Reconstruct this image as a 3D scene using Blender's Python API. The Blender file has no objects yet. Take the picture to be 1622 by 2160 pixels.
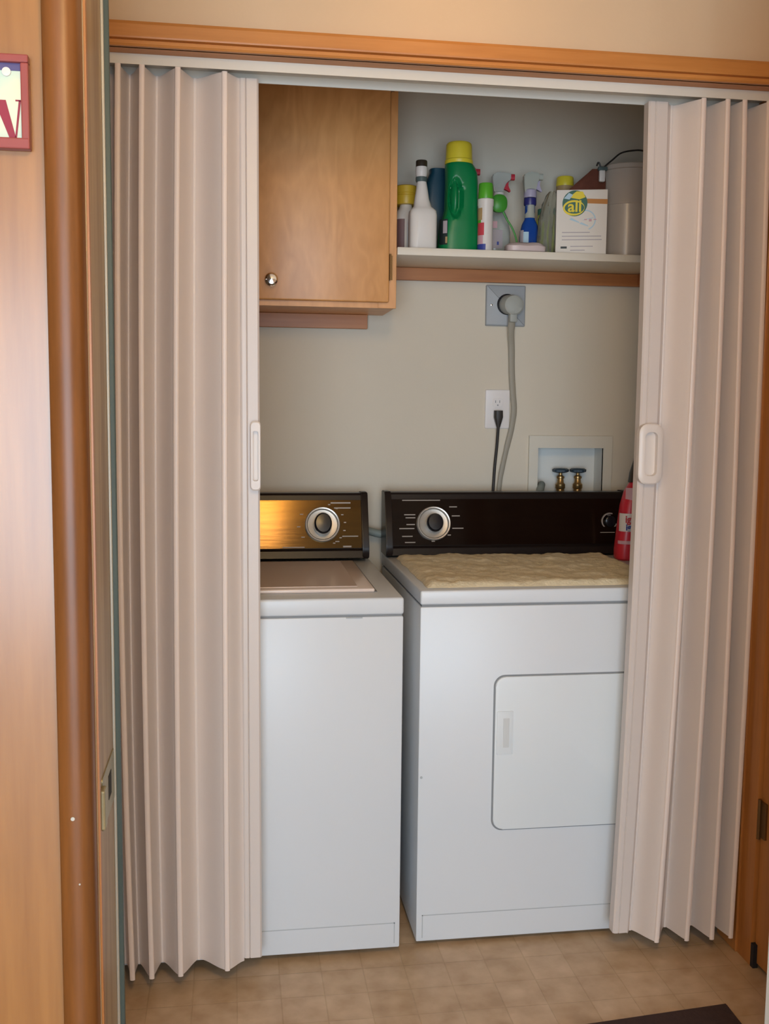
import bpy, bmesh, math, random
from mathutils import Vector, Matrix, noise
C = bpy.context.scene.collection
sc = bpy.context.scene
PI = math.pi
random.seed(7)

# ------------------------------------------------------------------ camera
cd = bpy.data.cameras.new('camera'); cam = bpy.data.objects.new('camera', cd); C.objects.link(cam)
yaw, pitch, roll = 0.14737, 0.10143, 0.01031
cd.sensor_fit = 'VERTICAL'; cd.sensor_height = 36.0; cd.lens = 36.0 * 2140 / 2160
f = Vector((math.sin(yaw)*math.cos(pitch), math.cos(yaw)*math.cos(pitch), -math.sin(pitch)))
r = Vector((math.cos(yaw), -math.sin(yaw), 0)); u = r.cross(f)
r2 = r*math.cos(roll) + u*math.sin(roll); u2 = -r*math.sin(roll) + u*math.cos(roll)
m3 = Matrix((r2, u2, -f)).transposed()
cam.matrix_world = Matrix.Translation((0, 0, 1.368)) @ m3.to_4x4()
cd.clip_start = 0.02
sc.camera = cam
sc.view_settings.view_transform = 'Standard'; sc.view_settings.look = 'None'
sc.view_settings.gamma = 1; sc.view_settings.use_curve_mapping = False
sc.view_settings.exposure = 0.0

# ------------------------------------------------------------------ light
w = bpy.data.worlds.new('world'); sc.world = w; w.use_nodes = True
bg = w.node_tree.nodes['Background']; bg.inputs[0].default_value = (0.75, 0.86, 1.0, 1); bg.inputs[1].default_value = 1.0

def area(name, loc, target, sx, sy, energy, col):
    l = bpy.data.lights.new(name, 'AREA'); l.shape = 'RECTANGLE'; l.size = sx; l.size_y = sy
    l.energy = energy; l.color = col
    o = bpy.data.objects.new(name, l); C.objects.link(o); o.location = loc
    d = Vector(target) - Vector(loc); o.rotation_euler = d.to_track_quat('-Z', 'Y').to_euler()
    return o
WIN_E = 150; HALL_E = 0.5; ROOM_E = 17
area('window_daylight', (-0.45, -2.72, 1.12), (-0.45, 0, 1.12), 2.7, 1.85, WIN_E, (0.68, 0.84, 1.0))
def lamp_light(name, loc, e, rad, col):
    l = bpy.data.lights.new(name, 'POINT'); l.energy = e; l.shadow_soft_size = rad; l.color = col
    o = bpy.data.objects.new(name, l); C.objects.link(o); o.location = loc
    return o
WARM = (1.0, 0.66, 0.34)
lamp_light('hall_lamp_light', (0.45, 1.96, 2.24), HALL_E, 0.07, WARM)
lamp_light('room_lamp_light', (0.17, 0.20, 2.20), ROOM_E, 0.10, WARM)

# ------------------------------------------------------------------ materials
def nodes(name):
    m = bpy.data.materials.new(name); m.use_nodes = True
    nt = m.node_tree; b = nt.nodes['Principled BSDF']
    return m, nt, b
def N(nt, t, **k):
    n = nt.nodes.new(t)
    for a, v in k.items(): setattr(n, a, v)
    return n
def simple(name, col, rough=0.5, metal=0.0, var=0.0, vs=8, bump=0.0, bs=60, coat=0.0, spec=0.5, trans=0.0, ior=1.45, emit=None, es=1, alpha=None):
    m, nt, b = nodes(name)
    b.inputs['Roughness'].default_value = rough; b.inputs['Metallic'].default_value = metal
    b.inputs['Coat Weight'].default_value = coat; b.inputs['Specular IOR Level'].default_value = spec
    b.inputs['Transmission Weight'].default_value = trans; b.inputs['IOR'].default_value = ior
    tc = N(nt, 'ShaderNodeTexCoord')
    ns = N(nt, 'ShaderNodeTexNoise'); ns.inputs['Scale'].default_value = vs; ns.inputs['Detail'].default_value = 4
    nt.links.new(tc.outputs['Object'], ns.inputs['Vector'])
    mx = N(nt, 'ShaderNodeMix', data_type='RGBA')
    a = [max(0, c*(1-var)) for c in col]; d = [min(1, c*(1+var)) for c in col]
    mx.inputs[6].default_value = (*a, 1); mx.inputs[7].default_value = (*d, 1)
    nt.links.new(ns.outputs['Fac'], mx.inputs[0]); nt.links.new(mx.outputs[2], b.inputs['Base Color'])
    if bump:
        n2 = N(nt, 'ShaderNodeTexNoise'); n2.inputs['Scale'].default_value = bs; n2.inputs['Detail'].default_value = 3
        nt.links.new(tc.outputs['Object'], n2.inputs['Vector'])
        bp = N(nt, 'ShaderNodeBump'); bp.inputs['Strength'].default_value = bump; bp.inputs['Distance'].default_value = 0.002
        nt.links.new(n2.outputs['Fac'], bp.inputs['Height']); nt.links.new(bp.outputs[0], b.inputs['Normal'])
    if emit:
        b.inputs['Emission Color'].default_value = (*emit, 1); b.inputs['Emission Strength'].default_value = es
    return m
def wood(name, c1, c2, axis='z', rough=0.35, scale=1.0, rings=6.0, coat=0.2, metal=0.0, spec=0.5, crough=0.25, st=0.5, dist=0.6):
    m, nt, b = nodes(name)
    b.inputs['Roughness'].default_value = rough; b.inputs['Coat Weight'].default_value = coat; b.inputs['Coat Roughness'].default_value = crough; b.inputs['Metallic'].default_value = metal; b.inputs['Specular IOR Level'].default_value = spec
    tc = N(nt, 'ShaderNodeTexCoord'); mp = N(nt, 'ShaderNodeMapping')
    s = {'x': (st, 7, 7), 'y': (7, st, 7), 'z': (7, 7, st)}[axis]
    mp.inputs['Scale'].default_value = [v*scale for v in s]
    nt.links.new(tc.outputs['Object'], mp.inputs['Vector'])
    n1 = N(nt, 'ShaderNodeTexNoise'); n1.inputs['Scale'].default_value = 1.6; n1.inputs['Detail'].default_value = 2; n1.inputs['Distortion'].default_value = dist
    nt.links.new(mp.outputs[0], n1.inputs['Vector'])
    ml = N(nt, 'ShaderNodeMath', operation='MULTIPLY'); ml.inputs[1].default_value = rings
    nt.links.new(n1.outputs['Fac'], ml.inputs[0])
    fr = N(nt, 'ShaderNodeMath', operation='PINGPONG'); fr.inputs[1].default_value = 1.0
    nt.links.new(ml.outputs[0], fr.inputs[0])
    n2 = N(nt, 'ShaderNodeTexNoise'); n2.inputs['Scale'].default_value = 14; n2.inputs['Detail'].default_value = 6
    nt.links.new(mp.outputs[0], n2.inputs['Vector'])
    ad = N(nt, 'ShaderNodeMath', operation='MULTIPLY_ADD'); ad.inputs[1].default_value = 0.45
    nt.links.new(fr.outputs[0], ad.inputs[0])
    m2 = N(nt, 'ShaderNodeMath', operation='MULTIPLY'); m2.inputs[1].default_value = 0.6
    nt.links.new(n2.outputs['Fac'], m2.inputs[0]); nt.links.new(m2.outputs[0], ad.inputs[2])
    cr = N(nt, 'ShaderNodeValToRGB'); cr.color_ramp.elements[0].position = 0.15; cr.color_ramp.elements[1].position = 0.85
    cr.color_ramp.elements[0].color = (*c1, 1); cr.color_ramp.elements[1].color = (*c2, 1)
    nt.links.new(ad.outputs[0], cr.inputs[0]); nt.links.new(cr.outputs[0], b.inputs['Base Color'])
    bp = N(nt, 'ShaderNodeBump'); bp.inputs['Strength'].default_value = 0.12; bp.inputs['Distance'].default_value = 0.001
    nt.links.new(n2.outputs['Fac'], bp.inputs['Height']); nt.links.new(bp.outputs[0], b.inputs['Normal'])
    return m

M = {}
M['wall_hall'] = simple('peach_paint', (0.63, 0.45, 0.285), 0.7, var=0.03, bump=0.15, bs=120)
M['wall_closet'] = simple('closet_paint', (0.64, 0.575, 0.47), 0.75, var=0.04, vs=3, bump=0.15, bs=120)
M['ceiling'] = simple('ceiling_paint', (0.75, 0.70, 0.62), 0.9, var=0.02)
M['casing'] = wood('orange_stained_casing', (0.42, 0.145, 0.026), (0.60, 0.245, 0.062), 'x', 0.42, rings=3, coat=0.05, spec=0.4)
M['casing_z'] = wood('orange_stained_jamb', (0.34, 0.12, 0.022), (0.54, 0.22, 0.055), 'z', 0.40, rings=3)
M['casing_dark'] = wood('brown_rounded_casing', (0.12, 0.040, 0.007), (0.25, 0.090, 0.019), 'z', 0.38, rings=3, coat=0.40, spec=0.3, crough=0.38)
M['panel'] = wood('light_wood_panel', (0.27, 0.108, 0.020), (0.42, 0.190, 0.046), 'z', 0.34, scale=0.8, rings=4, coat=0.9)
M['jamb_worn'] = wood('worn_jamb', (0.26, 0.15, 0.07), (0.46, 0.32, 0.17), 'z', 0.5, scale=1.3, rings=5)
M['cabinet'] = wood('birch_cabinet', (0.60, 0.27, 0.080), (0.73, 0.35, 0.120), 'z', 0.40, scale=0.7, rings=9, coat=0.1, st=2.2, dist=1.2)
M['cleat'] = wood('reddish_cleat', (0.36, 0.12, 0.03), (0.50, 0.19, 0.055), 'x', 0.5)
M['shelf'] = simple('cream_shelf_paint', (0.78, 0.70, 0.58), 0.5, var=0.02)
M['vinyl'] = simple('folding_vinyl', (0.71, 0.615, 0.555), 0.42, var=0.03, vs=4, bump=0.1, bs=200)
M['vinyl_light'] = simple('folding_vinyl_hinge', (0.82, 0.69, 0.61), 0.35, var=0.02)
M['vinyl_post'] = simple('lead_post_vinyl', (0.66, 0.58, 0.53), 0.35, var=0.02)
M['handle_vinyl'] = simple('handle_plastic', (0.74, 0.66, 0.60), 0.35, var=0.01)
M['track'] = simple('white_track', (0.70, 0.66, 0.58), 0.4, var=0.02)
M['enamel'] = simple('white_enamel', (0.66, 0.68, 0.70), 0.34, var=0.015, vs=2)
M['enamel_lid'] = simple('lid_enamel_reflection', (0.80, 0.66, 0.58), 0.2, var=0.02)  # white lid; the warm reflection on it is put into this colour
M['seam'] = simple('grey_seam', (0.22, 0.23, 0.24), 0.6)
M['shade_and_marks'] = simple('groove_shade_and_marks', (0.42, 0.44, 0.45), 0.6)
M['door_white'] = simple('dryer_door_enamel', (0.70, 0.73, 0.74), 0.32, var=0.01)
M['slot'] = simple('handle_slot', (0.60, 0.61, 0.60), 0.4)
M['console_brown'] = wood('brown_gloss_console', (0.045, 0.024, 0.0055), (0.072, 0.040, 0.010), 'x', 0.12, rings=4, coat=0.0, metal=0.85)
M['console_black'] = wood('black_gloss_console', (0.007, 0.003, 0.002), (0.011, 0.005, 0.003), 'x', 0.12, rings=2, coat=0.0, spec=0.10)
M['trim_black'] = simple('dark_console_trim', (0.014, 0.009, 0.008), 0.3, spec=0.3)
M['knob_black'] = simple('black_knob', (0.010, 0.010, 0.013), 0.22)
M['ring'] = simple('satin_silver', (0.72, 0.66, 0.58), 0.28, metal=0.55)
M['dish'] = simple('brushed_dish', (0.42, 0.38, 0.33), 0.35, metal=0.6)
M['print'] = simple('pale_print', (0.36, 0.30, 0.25), 0.5)
M['mat'] = simple('beige_fleece', (0.78, 0.67, 0.46), 0.95, var=0.22, vs=60, bump=1.0, bs=160)
M['grey_plate'] = simple('steel_plate', (0.34, 0.36, 0.38), 0.5, var=0.05)
M['grey_plug'] = simple('grey_rubber_plug', (0.36, 0.37, 0.34), 0.55)
M['grey_cord'] = simple('grey_cord', (0.33, 0.30, 0.24), 0.55)
M['black_cord'] = simple('black_cord', (0.03, 0.025, 0.022), 0.5)
M['plate_white'] = simple('outlet_ivory', (0.76, 0.72, 0.70), 0.35)
M['box_white'] = simple('utility_box_plastic', (0.72, 0.73, 0.70), 0.5)
M['box_frame'] = simple('utility_box_frame', (0.66, 0.62, 0.53), 0.5)
M['brass'] = simple('old_brass', (0.42, 0.27, 0.11), 0.35, metal=0.85, var=0.15, vs=60)
M['valve_blue'] = simple('valve_handle_blue', (0.025, 0.05, 0.075), 0.45)
M['hose'] = simple('grey_hose', (0.22, 0.25, 0.23), 0.5)
M['chrome'] = simple('chrome', (0.75, 0.73, 0.70), 0.12, metal=1.0)
M['rug'] = simple('dark_brown_rug', (0.045, 0.022, 0.018), 0.95, var=0.3, vs=40, bump=0.8, bs=150)
M['p_white'] = simple('white_plastic', (0.74, 0.69, 0.64), 0.4)
M['p_black'] = simple('dark_cap_plastic', (0.04, 0.03, 0.02), 0.35)
M['p_green'] = simple('green_plastic', (0.002, 0.20, 0.058), 0.35, var=0.05)
M['p_yellow'] = simple('yellow_plastic', (0.78, 0.62, 0.04), 0.35)
M['p_amber'] = simple('amber_plastic', (0.62, 0.40, 0.03), 0.4)
M['p_teal'] = simple('teal_plastic', (0.004, 0.045, 0.075), 0.4)
M['p_lime'] = simple('lime_cap', (0.10, 0.42, 0.03), 0.35)
M['p_limedark'] = simple('green_brush_plastic', (0.05, 0.28, 0.03), 0.4)
M['p_red'] = simple('red_plastic', (0.50, 0.03, 0.05), 0.35)
M['p_redjug'] = simple('red_jug_plastic', (0.62, 0.03, 0.05), 0.3)
M['p_navy'] = simple('navy_plastic', (0.03, 0.03, 0.16), 0.35)
M['p_lilac'] = simple('lilac_plastic', (0.42, 0.38, 0.50), 0.35)
M['p_frost'] = simple('frosted_plastic', (0.60, 0.62, 0.54), 0.3, trans=0.35)
M['p_blue'] = simple('blue_liquid_bottle', (0.01, 0.06, 0.30), 0.2)
M['p_clear'] = simple('clear_bottle', (0.78, 0.80, 0.74), 0.15, trans=0.55)
M['p_mauve'] = simple('mauve_label', (0.20, 0.11, 0.11), 0.5)
M['p_maroon'] = simple('maroon_bag', (0.16, 0.055, 0.035), 0.3, var=0.35, vs=30, bump=0.5, bs=40)
M['p_pink'] = simple('pink_wrap', (0.62, 0.50, 0.48), 0.35, bump=0.4, bs=50)
M['bag_clear'] = simple('clear_bag_film', (0.86, 0.88, 0.80), 0.22, trans=0.92, ior=1.12, bump=0.9, bs=50)
M['p_ygreen'] = simple('yellow_green_print', (0.38, 0.40, 0.06), 0.4, var=0.3, vs=40)
M['card'] = simple('white_carton', (0.78, 0.71, 0.63), 0.55)
M['l_yellow'] = simple('label_yellow', (0.85, 0.66, 0.03), 0.5)
M['l_green'] = simple('label_dark_green', (0.03, 0.13, 0.09), 0.5)
M['l_orange'] = simple('label_orange', (0.52, 0.20, 0.03), 0.5)
M['l_blue'] = simple('label_light_blue', (0.45, 0.62, 0.72), 0.5)
M['l_navy'] = simple('label_navy', (0.04, 0.06, 0.30), 0.5)
M['l_red'] = simple('label_red', (0.60, 0.06, 0.08), 0.5)
M['l_grey'] = simple('label_grey', (0.42, 0.36, 0.38), 0.5)
M['l_pink'] = simple('label_pink', (0.62, 0.36, 0.40), 0.5)
M['l_tan'] = simple('label_tan', (0.45, 0.30, 0.14), 0.5)
M['l_black'] = simple('label_black', (0.02, 0.03, 0.03), 0.5)
M['bucket'] = simple('beige_pail_plastic', (0.50, 0.42, 0.35), 0.25, var=0.03)
M['sign_frame'] = simple('maroon_sign_frame', (0.30, 0.065, 0.060), 0.4, var=0.08, vs=20)
M['sign_blue'] = simple('sign_band_blue', (0.09, 0.08, 0.22), 0.5)
M['sign_red'] = simple('sign_letter_red', (0.30, 0.045, 0.075), 0.5, spec=0.2)
M['strip'] = simple('grey_green_weatherstrip', (0.085, 0.115, 0.11), 0.45, var=0.25, vs=5, spec=0.3)
M['strip_edge'] = simple('worn_metal_edge', (0.50, 0.48, 0.42), 0.4, metal=0.3)
M['strike'] = simple('aged_brass_plate', (0.34, 0.30, 0.18), 0.35, metal=0.5, var=0.3, vs=30)
M['hinge'] = simple('dark_brass_hinge', (0.20, 0.11, 0.04), 0.4, metal=0.7)
M['white_door'] = simple('white_door_paint', (0.80, 0.84, 0.82), 0.4)
M['gap_shadow'] = simple('floor_gap_shadow', (0.015, 0.015, 0.018), 0.6)
M['shade'] = simple('lamp_glass', (0.9, 0.85, 0.75), 0.4, emit=(1.0, 0.66, 0.34), es=3.0)
M['shade_room'] = simple('room_lamp_glass', (0.9, 0.85, 0.75), 0.4, emit=(1.0, 0.66, 0.22), es=42.0)
M['dark_gap'] = simple('dark_recess', (0.03, 0.03, 0.03), 0.9)

def sign_mat():
    m, nt, b = nodes('sign_background'); b.inputs['Roughness'].default_value = 0.4
    tc = N(nt, 'ShaderNodeTexCoord'); ns = N(nt, 'ShaderNodeTexNoise'); ns.inputs['Scale'].default_value = 14
    nt.links.new(tc.outputs['Object'], ns.inputs['Vector'])
    cr = N(nt, 'ShaderNodeValToRGB'); cr.color_ramp.elements[0].position = .35; cr.color_ramp.elements[1].position = .65
    cr.color_ramp.elements[0].color = (0.42, 0.66, 0.62, 1); cr.color_ramp.elements[1].color = (0.80, 0.78, 0.55, 1)
    nt.links.new(ns.outputs['Fac'], cr.inputs[0]); nt.links.new(cr.outputs[0], b.inputs['Base Color']); return m
M['sign_bg'] = sign_mat()

def floor_mat():
    m, nt, b = nodes('beige_vinyl_tile'); b.inputs['Roughness'].default_value = 0.38
    tc = N(nt, 'ShaderNodeTexCoord'); mp = N(nt, 'ShaderNodeMapping'); mp.inputs['Rotation'].default_value[2] = 0.0
    nt.links.new(tc.outputs['Object'], mp.inputs['Vector'])
    br = N(nt, 'ShaderNodeTexBrick'); br.offset = 0.0; br.squash = 1.0
    br.inputs['Scale'].default_value = 1.0; br.inputs['Brick Width'].default_value = 0.102; br.inputs['Row Height'].default_value = 0.102
    br.inputs['Mortar Size'].default_value = 0.0022; br.inputs['Mortar Smooth'].default_value = 0.8
    br.inputs['Color1'].default_value = (0.50, 0.355, 0.225, 1); br.inputs['Color2'].default_value = (0.56, 0.41, 0.28, 1)
    br.inputs['Mortar'].default_value = (0.465, 0.33, 0.205, 1)
    nt.links.new(mp.outputs[0], br.inputs['Vector'])
    n1 = N(nt, 'ShaderNodeTexNoise'); n1.inputs['Scale'].default_value = 16; n1.inputs['Detail'].default_value = 5
    nt.links.new(tc.outputs['Object'], n1.inputs['Vector'])
    cr = N(nt, 'ShaderNodeValToRGB'); cr.color_ramp.elements[0].position = 0.32; cr.color_ramp.elements[1].position = 0.7
    cr.color_ramp.elements[0].color = (0.82, 0.76, 0.66, 1); cr.color_ramp.elements[1].color = (1.12, 1.12, 1.1, 1)
    nt.links.new(n1.outputs['Fac'], cr.inputs[0])
    mx = N(nt, 'ShaderNodeMix', data_type='RGBA', blend_type='MULTIPLY'); mx.inputs[0].default_value = 1
    nt.links.new(br.outputs['Color'], mx.inputs[6]); nt.links.new(cr.outputs[0], mx.inputs[7])
    nt.links.new(mx.outputs[2], b.inputs['Base Color'])
    bp = N(nt, 'ShaderNodeBump'); bp.inputs['Strength'].default_value = 0.3; bp.inputs['Distance'].default_value = 0.001; bp.invert = True
    nt.links.new(br.outputs['Fac'], bp.inputs['Height']); nt.links.new(bp.outputs[0], b.inputs['Normal'])
    return m
M['floor'] = floor_mat()

# ------------------------------------------------------------------ helpers
def wloc(o):
    v = Vector((0, 0, 0))
    while o: v = v + o.location; o = o.parent
    return v
def obj(name, bm, mat, parent=None, smooth=False, origin=None, label=None):
    bmesh.ops.recalc_face_normals(bm, faces=bm.faces)
    me = bpy.data.meshes.new(name)
    off = wloc(parent) if parent else Vector(origin or (0, 0, 0))
    bmesh.ops.translate(bm, verts=bm.verts, vec=-off)
    bm.to_mesh(me); bm.free(); me.materials.append(M[mat] if isinstance(mat, str) else mat)
    if smooth:
        for p in me.polygons: p.use_smooth = True
        try: me.set_sharp_from_angle(angle=math.radians(38))
        except Exception: pass
    o = bpy.data.objects.new(name, me); C.objects.link(o)
    if parent: o.parent = parent
    else: o.location = off
    if label: o['label'] = label
    return o
def thing(name, label, cat, loc, group=None):
    o = bpy.data.objects.new(name, None); C.objects.link(o); o.location = loc; o.empty_display_size = .05
    o['label'] = label; o['category'] = cat
    if group: o['group'] = group
    return o
def tag(o, label, cat, group=None):
    o['label'] = label; o['category'] = cat
    if group: o['group'] = group
    return o
def struct(name, bm, mat, parent=None, smooth=False):
    o = obj(name, bm, mat, parent, smooth)
    if not parent: o['kind'] = 'structure'
    return o
def box(bm, x0, x1, y0, y1, z0, z1, bev=0.0, seg=2):
    vs = [bm.verts.new((x, y, z)) for x in (x0, x1) for y in (y0, y1) for z in (z0, z1)]
    F = [(0, 1, 3, 2), (4, 6, 7, 5), (0, 4, 5, 1), (2, 3, 7, 6), (0, 2, 6, 4), (1, 5, 7, 3)]
    fs = [bm.faces.new([vs[i] for i in q]) for q in F]
    if bev:
        es = list({e for q in fs for e in q.edges})
        bmesh.ops.bevel(bm, geom=es, offset=bev, segments=seg, affect='EDGES', profile=0.5)
    return bm
def B(*a, **k): return box(bmesh.new(), *a, **k)
def rings(bm, rs, cap=True, closed=True):
    L = [[bm.verts.new(p) for p in q] for q in rs]
    n = len(L[0])
    for a, b in zip(L, L[1:]):
        for i in range(n if closed else n-1):
            j = (i+1) % n
            bm.faces.new((a[i], a[j], b[j], b[i]))
    if cap:
        bm.faces.new(list(reversed(L[0]))); bm.faces.new(L[-1])
    return bm
def loft(bm, secs, n=32, axis='z'):
    # secs: (t, cx, cy, hx, hy, power)   superellipse sections
    R = []
    for t, cx, cy, hx, hy, p in secs:
        ring = []
        for i in range(n):
            a = 2*PI*i/n; c, s = math.cos(a), math.sin(a)
            x = cx + hx*math.copysign(abs(c)**(2/p), c); y = cy + hy*math.copysign(abs(s)**(2/p), s)
            ring.append({'z': (x, y, t), 'y': (x, t, y), 'x': (t, x, y)}[axis])
        R.append(ring)
    return rings(bm, R)
def lathe(bm, cx, cy, prof, n=32):
    return loft(bm, [(z, cx, cy, r_, r_, 2) for r_, z in prof], n)
def disc_y(bm, cx, cz, prof, n=40, tilt=0.0, cyref=0.0):
    # profile (radius, y) revolved about the Y axis; tilt leans it back
    R = []
    for r_, y in prof:
        R.append([(cx + r_*math.cos(2*PI*i/n), y + math.tan(tilt)*0, cz + r_*math.sin(2*PI*i/n)) for i in range(n)])
    rings(bm, R)
    return bm
def rot_about(bm, verts, pt, ang, axis='X'):
    bmesh.ops.rotate(bm, verts=verts, cent=pt, matrix=Matrix.Rotation(ang, 3, axis))
def smooth_path(pts, sub=6):
    P = [Vector(p) for p in pts]; out = []
    for i in range(len(P)-1):
        p0 = P[max(i-1, 0)]; p1 = P[i]; p2 = P[i+1]; p3 = P[min(i+2, len(P)-1)]
        for k in range(sub):
            t = k/sub
            out.append(0.5*((2*p1)+(-p0+p2)*t+(2*p0-5*p1+4*p2-p3)*t*t+(-p0+3*p1-3*p2+p3)*t**3))
    out.append(P[-1]); return out
def tube(bm, pts, rad, n=10, flat=1.0, sub=6, wide=(1, 0, 0)):
    P = smooth_path(pts, sub) if sub > 1 else [Vector(p) for p in pts]
    R = []
    for i, p in enumerate(P):
        d = (P[min(i+1, len(P)-1)] - P[max(i-1, 0)]).normalized()
        w_ = Vector(wide) - d*d.dot(Vector(wide))
        if w_.length < 1e-3: w_ = Vector((0, 0, 1)) - d*d.z
        w_.normalize(); v = d.cross(w_)
        ra = rad[min(int(i/(len(P)-1)*(len(rad)-1)+.5), len(rad)-1)] if isinstance(rad, (list, tuple)) else rad
        R.append([p + w_*ra*math.cos(2*PI*k/n) + v*ra*flat*math.sin(2*PI*k/n) for k in range(n)])
    return rings(bm, R)
def poly_y(bm, pts, y0, y1):
    # polygon in XZ extruded between y0 and y1
    a = [bm.verts.new((x, y0, z)) for x, z in pts]; b = [bm.verts.new((x, y1, z)) for x, z in pts]
    n = len(pts)
    bm.faces.new(a); bm.faces.new(list(reversed(b)))
    for i in range(n):
        j = (i+1) % n; bm.faces.new((a[i], b[i], b[j], a[j]))
    return bm
def poly_x(bm, pts, x0, x1):
    a = [bm.verts.new((x0, y, z)) for y, z in pts]; b = [bm.verts.new((x1, y, z)) for y, z in pts]
    n = len(pts)
    bm.faces.new(a); bm.faces.new(list(reversed(b)))
    for i in range(n):
        j = (i+1) % n; bm.faces.new((a[i], b[i], b[j], a[j]))
    return bm
def rrect(x0, x1, z0, z1, rad, n=8):
    P = []
    for cx, cz, a0 in ((x1-rad, z1-rad, 0), (x0+rad, z1-rad, 90), (x0+rad, z0+rad, 180), (x1-rad, z0+rad, 270)):
        for k in range(n+1):
            a = math.radians(a0 + 90*k/n); P.append((cx+rad*math.cos(a), cz+rad*math.sin(a)))
    return P
def slab_y(bm, pts, y0, y1, bev=0.0):
    poly_y(bm, pts, y0, y1)
    if bev:
        es = [e for e in bm.edges if abs(e.verts[0].co.y-y0) < 1e-6 and abs(e.verts[1].co.y-y0) < 1e-6]
        bmesh.ops.bevel(bm, geom=es, offset=bev, segments=3, affect='EDGES', profile=0.5)
    return bm
def text_mesh(name, txt, size, mat, parent, loc, depth=0.0004, shear=0.0, sx=1.0, bold=0.0, tilt=0.0):
    cu = bpy.data.curves.new('lettering', 'FONT'); cu.body = txt; cu.size = size; cu.extrude = depth; cu.align_x = 'CENTER'; cu.align_y = 'CENTER'
    cu.shear = shear; cu.offset = bold
    t = bpy.data.objects.new('lettering', cu); C.objects.link(t)
    dg = bpy.context.evaluated_depsgraph_get(); dg.update()
    me = bpy.data.meshes.new_from_object(t.evaluated_get(dg)); bpy.data.objects.remove(t)
    mt = Matrix.Translation(Vector(loc) - wloc(parent)) @ Matrix.Rotation(tilt, 4, 'Z') @ Matrix.Rotation(PI/2, 4, 'X') @ Matrix.Diagonal((sx, 1, 1, 1))
    me.transform(mt); me.materials.clear(); me.materials.append(M[mat])
    o = bpy.data.objects.new(name, me); C.objects.link(o); o.parent = parent
    return o

# ------------------------------------------------------------------ setting
CE = 2.42
struct('floor', B(-2.6, 2.4, -2.9, 3.3, -0.05, 0.0), 'floor')
struct('ceiling', B(-2.6, 2.4, -2.9, 3.3, CE, CE+.05), 'ceiling')
# closet
bx0, bx1, bz0, bz1 = 0.960, 1.186, 1.045, 1.252        # hole for the laundry box
bm = bmesh.new()
box(bm, -0.42, bx0, 3.16, 3.26, 0, CE); box(bm, bx1, 1.40, 3.16, 3.26, 0, CE)
box(bm, bx0, bx1, 3.16, 3.26, 0, bz0); box(bm, bx0, bx1, 3.16, 3.26, bz1, CE)
struct('wall_back', bm, 'wall_closet')
struct('wall_closet_right', B(1.295, 1.40, 2.40, 3.16, 0, CE), 'wall_closet')
struct('wall_closet_left', B(-0.42, -0.33, 2.40, 3.16, 0, CE), 'wall_closet')
# wall with the closet opening
bm = bmesh.new(); box(bm, -0.70, 1.275, 2.26, 2.40, 2.132, CE); box(bm, -0.70, -0.345, 2.26, 2.40, 0, 2.132)
struct('wall_front', bm, 'wall_hall')
struct('trim_1', poly_x(bmesh.new(), [(2.26, 2.112), (2.246, 2.112), (2.243, 2.116), (2.243, 2.1225), (2.2465, 2.1245), (2.2385, 2.1258), (2.2375, 2.129), (2.2372, 2.153), (2.241, 2.160), (2.26, 2.161)], -0.42, 1.274), 'casing')
struct('trim_2', B(-0.345, 1.258, 2.255, 2.40, 2.112, 2.132), 'casing')          # head jamb
struct('trim_3', B(-0.345, -0.325, 2.262, 2.40, 0, 2.112), 'casing_z')            # left jamb
struct('trim_4', B(1.256, 1.295, 2.30, 2.40, 0, 2.112, bev=.002), 'casing_z')     # right jamb
# right wall of the hall with a wooden door in it
struct('wall_right', B(1.275, 1.40, 2.238, 2.40, 0, CE), 'wall_hall')
bm = bmesh.new(); box(bm, 1.275, 1.40, 1.36, 2.238, 2.08, CE); box(bm, 1.275, 1.40, 0.9, 1.36, 0, CE)
struct('wall_hall_right', bm, 'wall_hall')
struct('trim_5', poly_y(bmesh.new(), [(1.275, 0), (1.275, 2.10), (1.262, 2.10), (1.262, 0)], 2.236, 2.30), 'casing_z')
d = struct('door_1', B(1.272, 1.307, 1.37, 2.233, 0.012, 2.07, bev=.002), 'casing_z')
hg = obj('hinge', B(1.266, 1.274, 2.205, 2.230, 0.335, 0.425, bev=.001), 'hinge', d)
bm = bmesh.new(); lathe(bm, 1.264, 2.229, [(.0045, .330), (.0045, .430)], 12)
obj('hinge_pin', bm, 'hinge', d, True)
struct('trim_14', B(1.308, 1.40, 2.19, 2.238, 0, 2.08), 'casing_z')
struct('gap_shadow_right', B(1.262, 1.275, 2.222, 2.236, 0, 0.06), 'gap_shadow')  # black block added for the shadow in the gap at the floor
# left wall of the hall
struct('wall_left', B(-0.72, -0.60, 1.75, 2.26, 0, CE), 'wall_hall')
# wood-panelled partition with the doorway the picture is taken through
struct('wall_partition_left', B(-2.6, -0.23, 1.54, 1.745, 0, CE), 'panel')
struct('wall_partition_top', B(-0.23, 1.06, 1.54, 1.745, 2.37, CE), 'panel')
struct('wall_partition_right', B(1.06, 2.4, 1.54, 1.745, 0, CE), 'panel')
# rounded brown casing
bm = bmesh.new()
prof = [(-0.263, 1.54), (-0.262, 1.520), (-0.255, 1.510), (-0.243, 1.505), (-0.230, 1.505), (-0.219, 1.510), (-0.212, 1.519), (-0.210, 1.54)]
a = [bm.verts.new((x, y, 0)) for x, y in prof]; b_ = [bm.verts.new((x, y, CE)) for x, y in prof]
bm.faces.new(a); bm.faces.new(b_)
for i in range(len(prof)):
    j = (i+1) % len(prof); bm.faces.new((a[i], a[j], b_[j], b_[i]))
struct('trim_6', bm, 'casing_dark', smooth=True)
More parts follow.
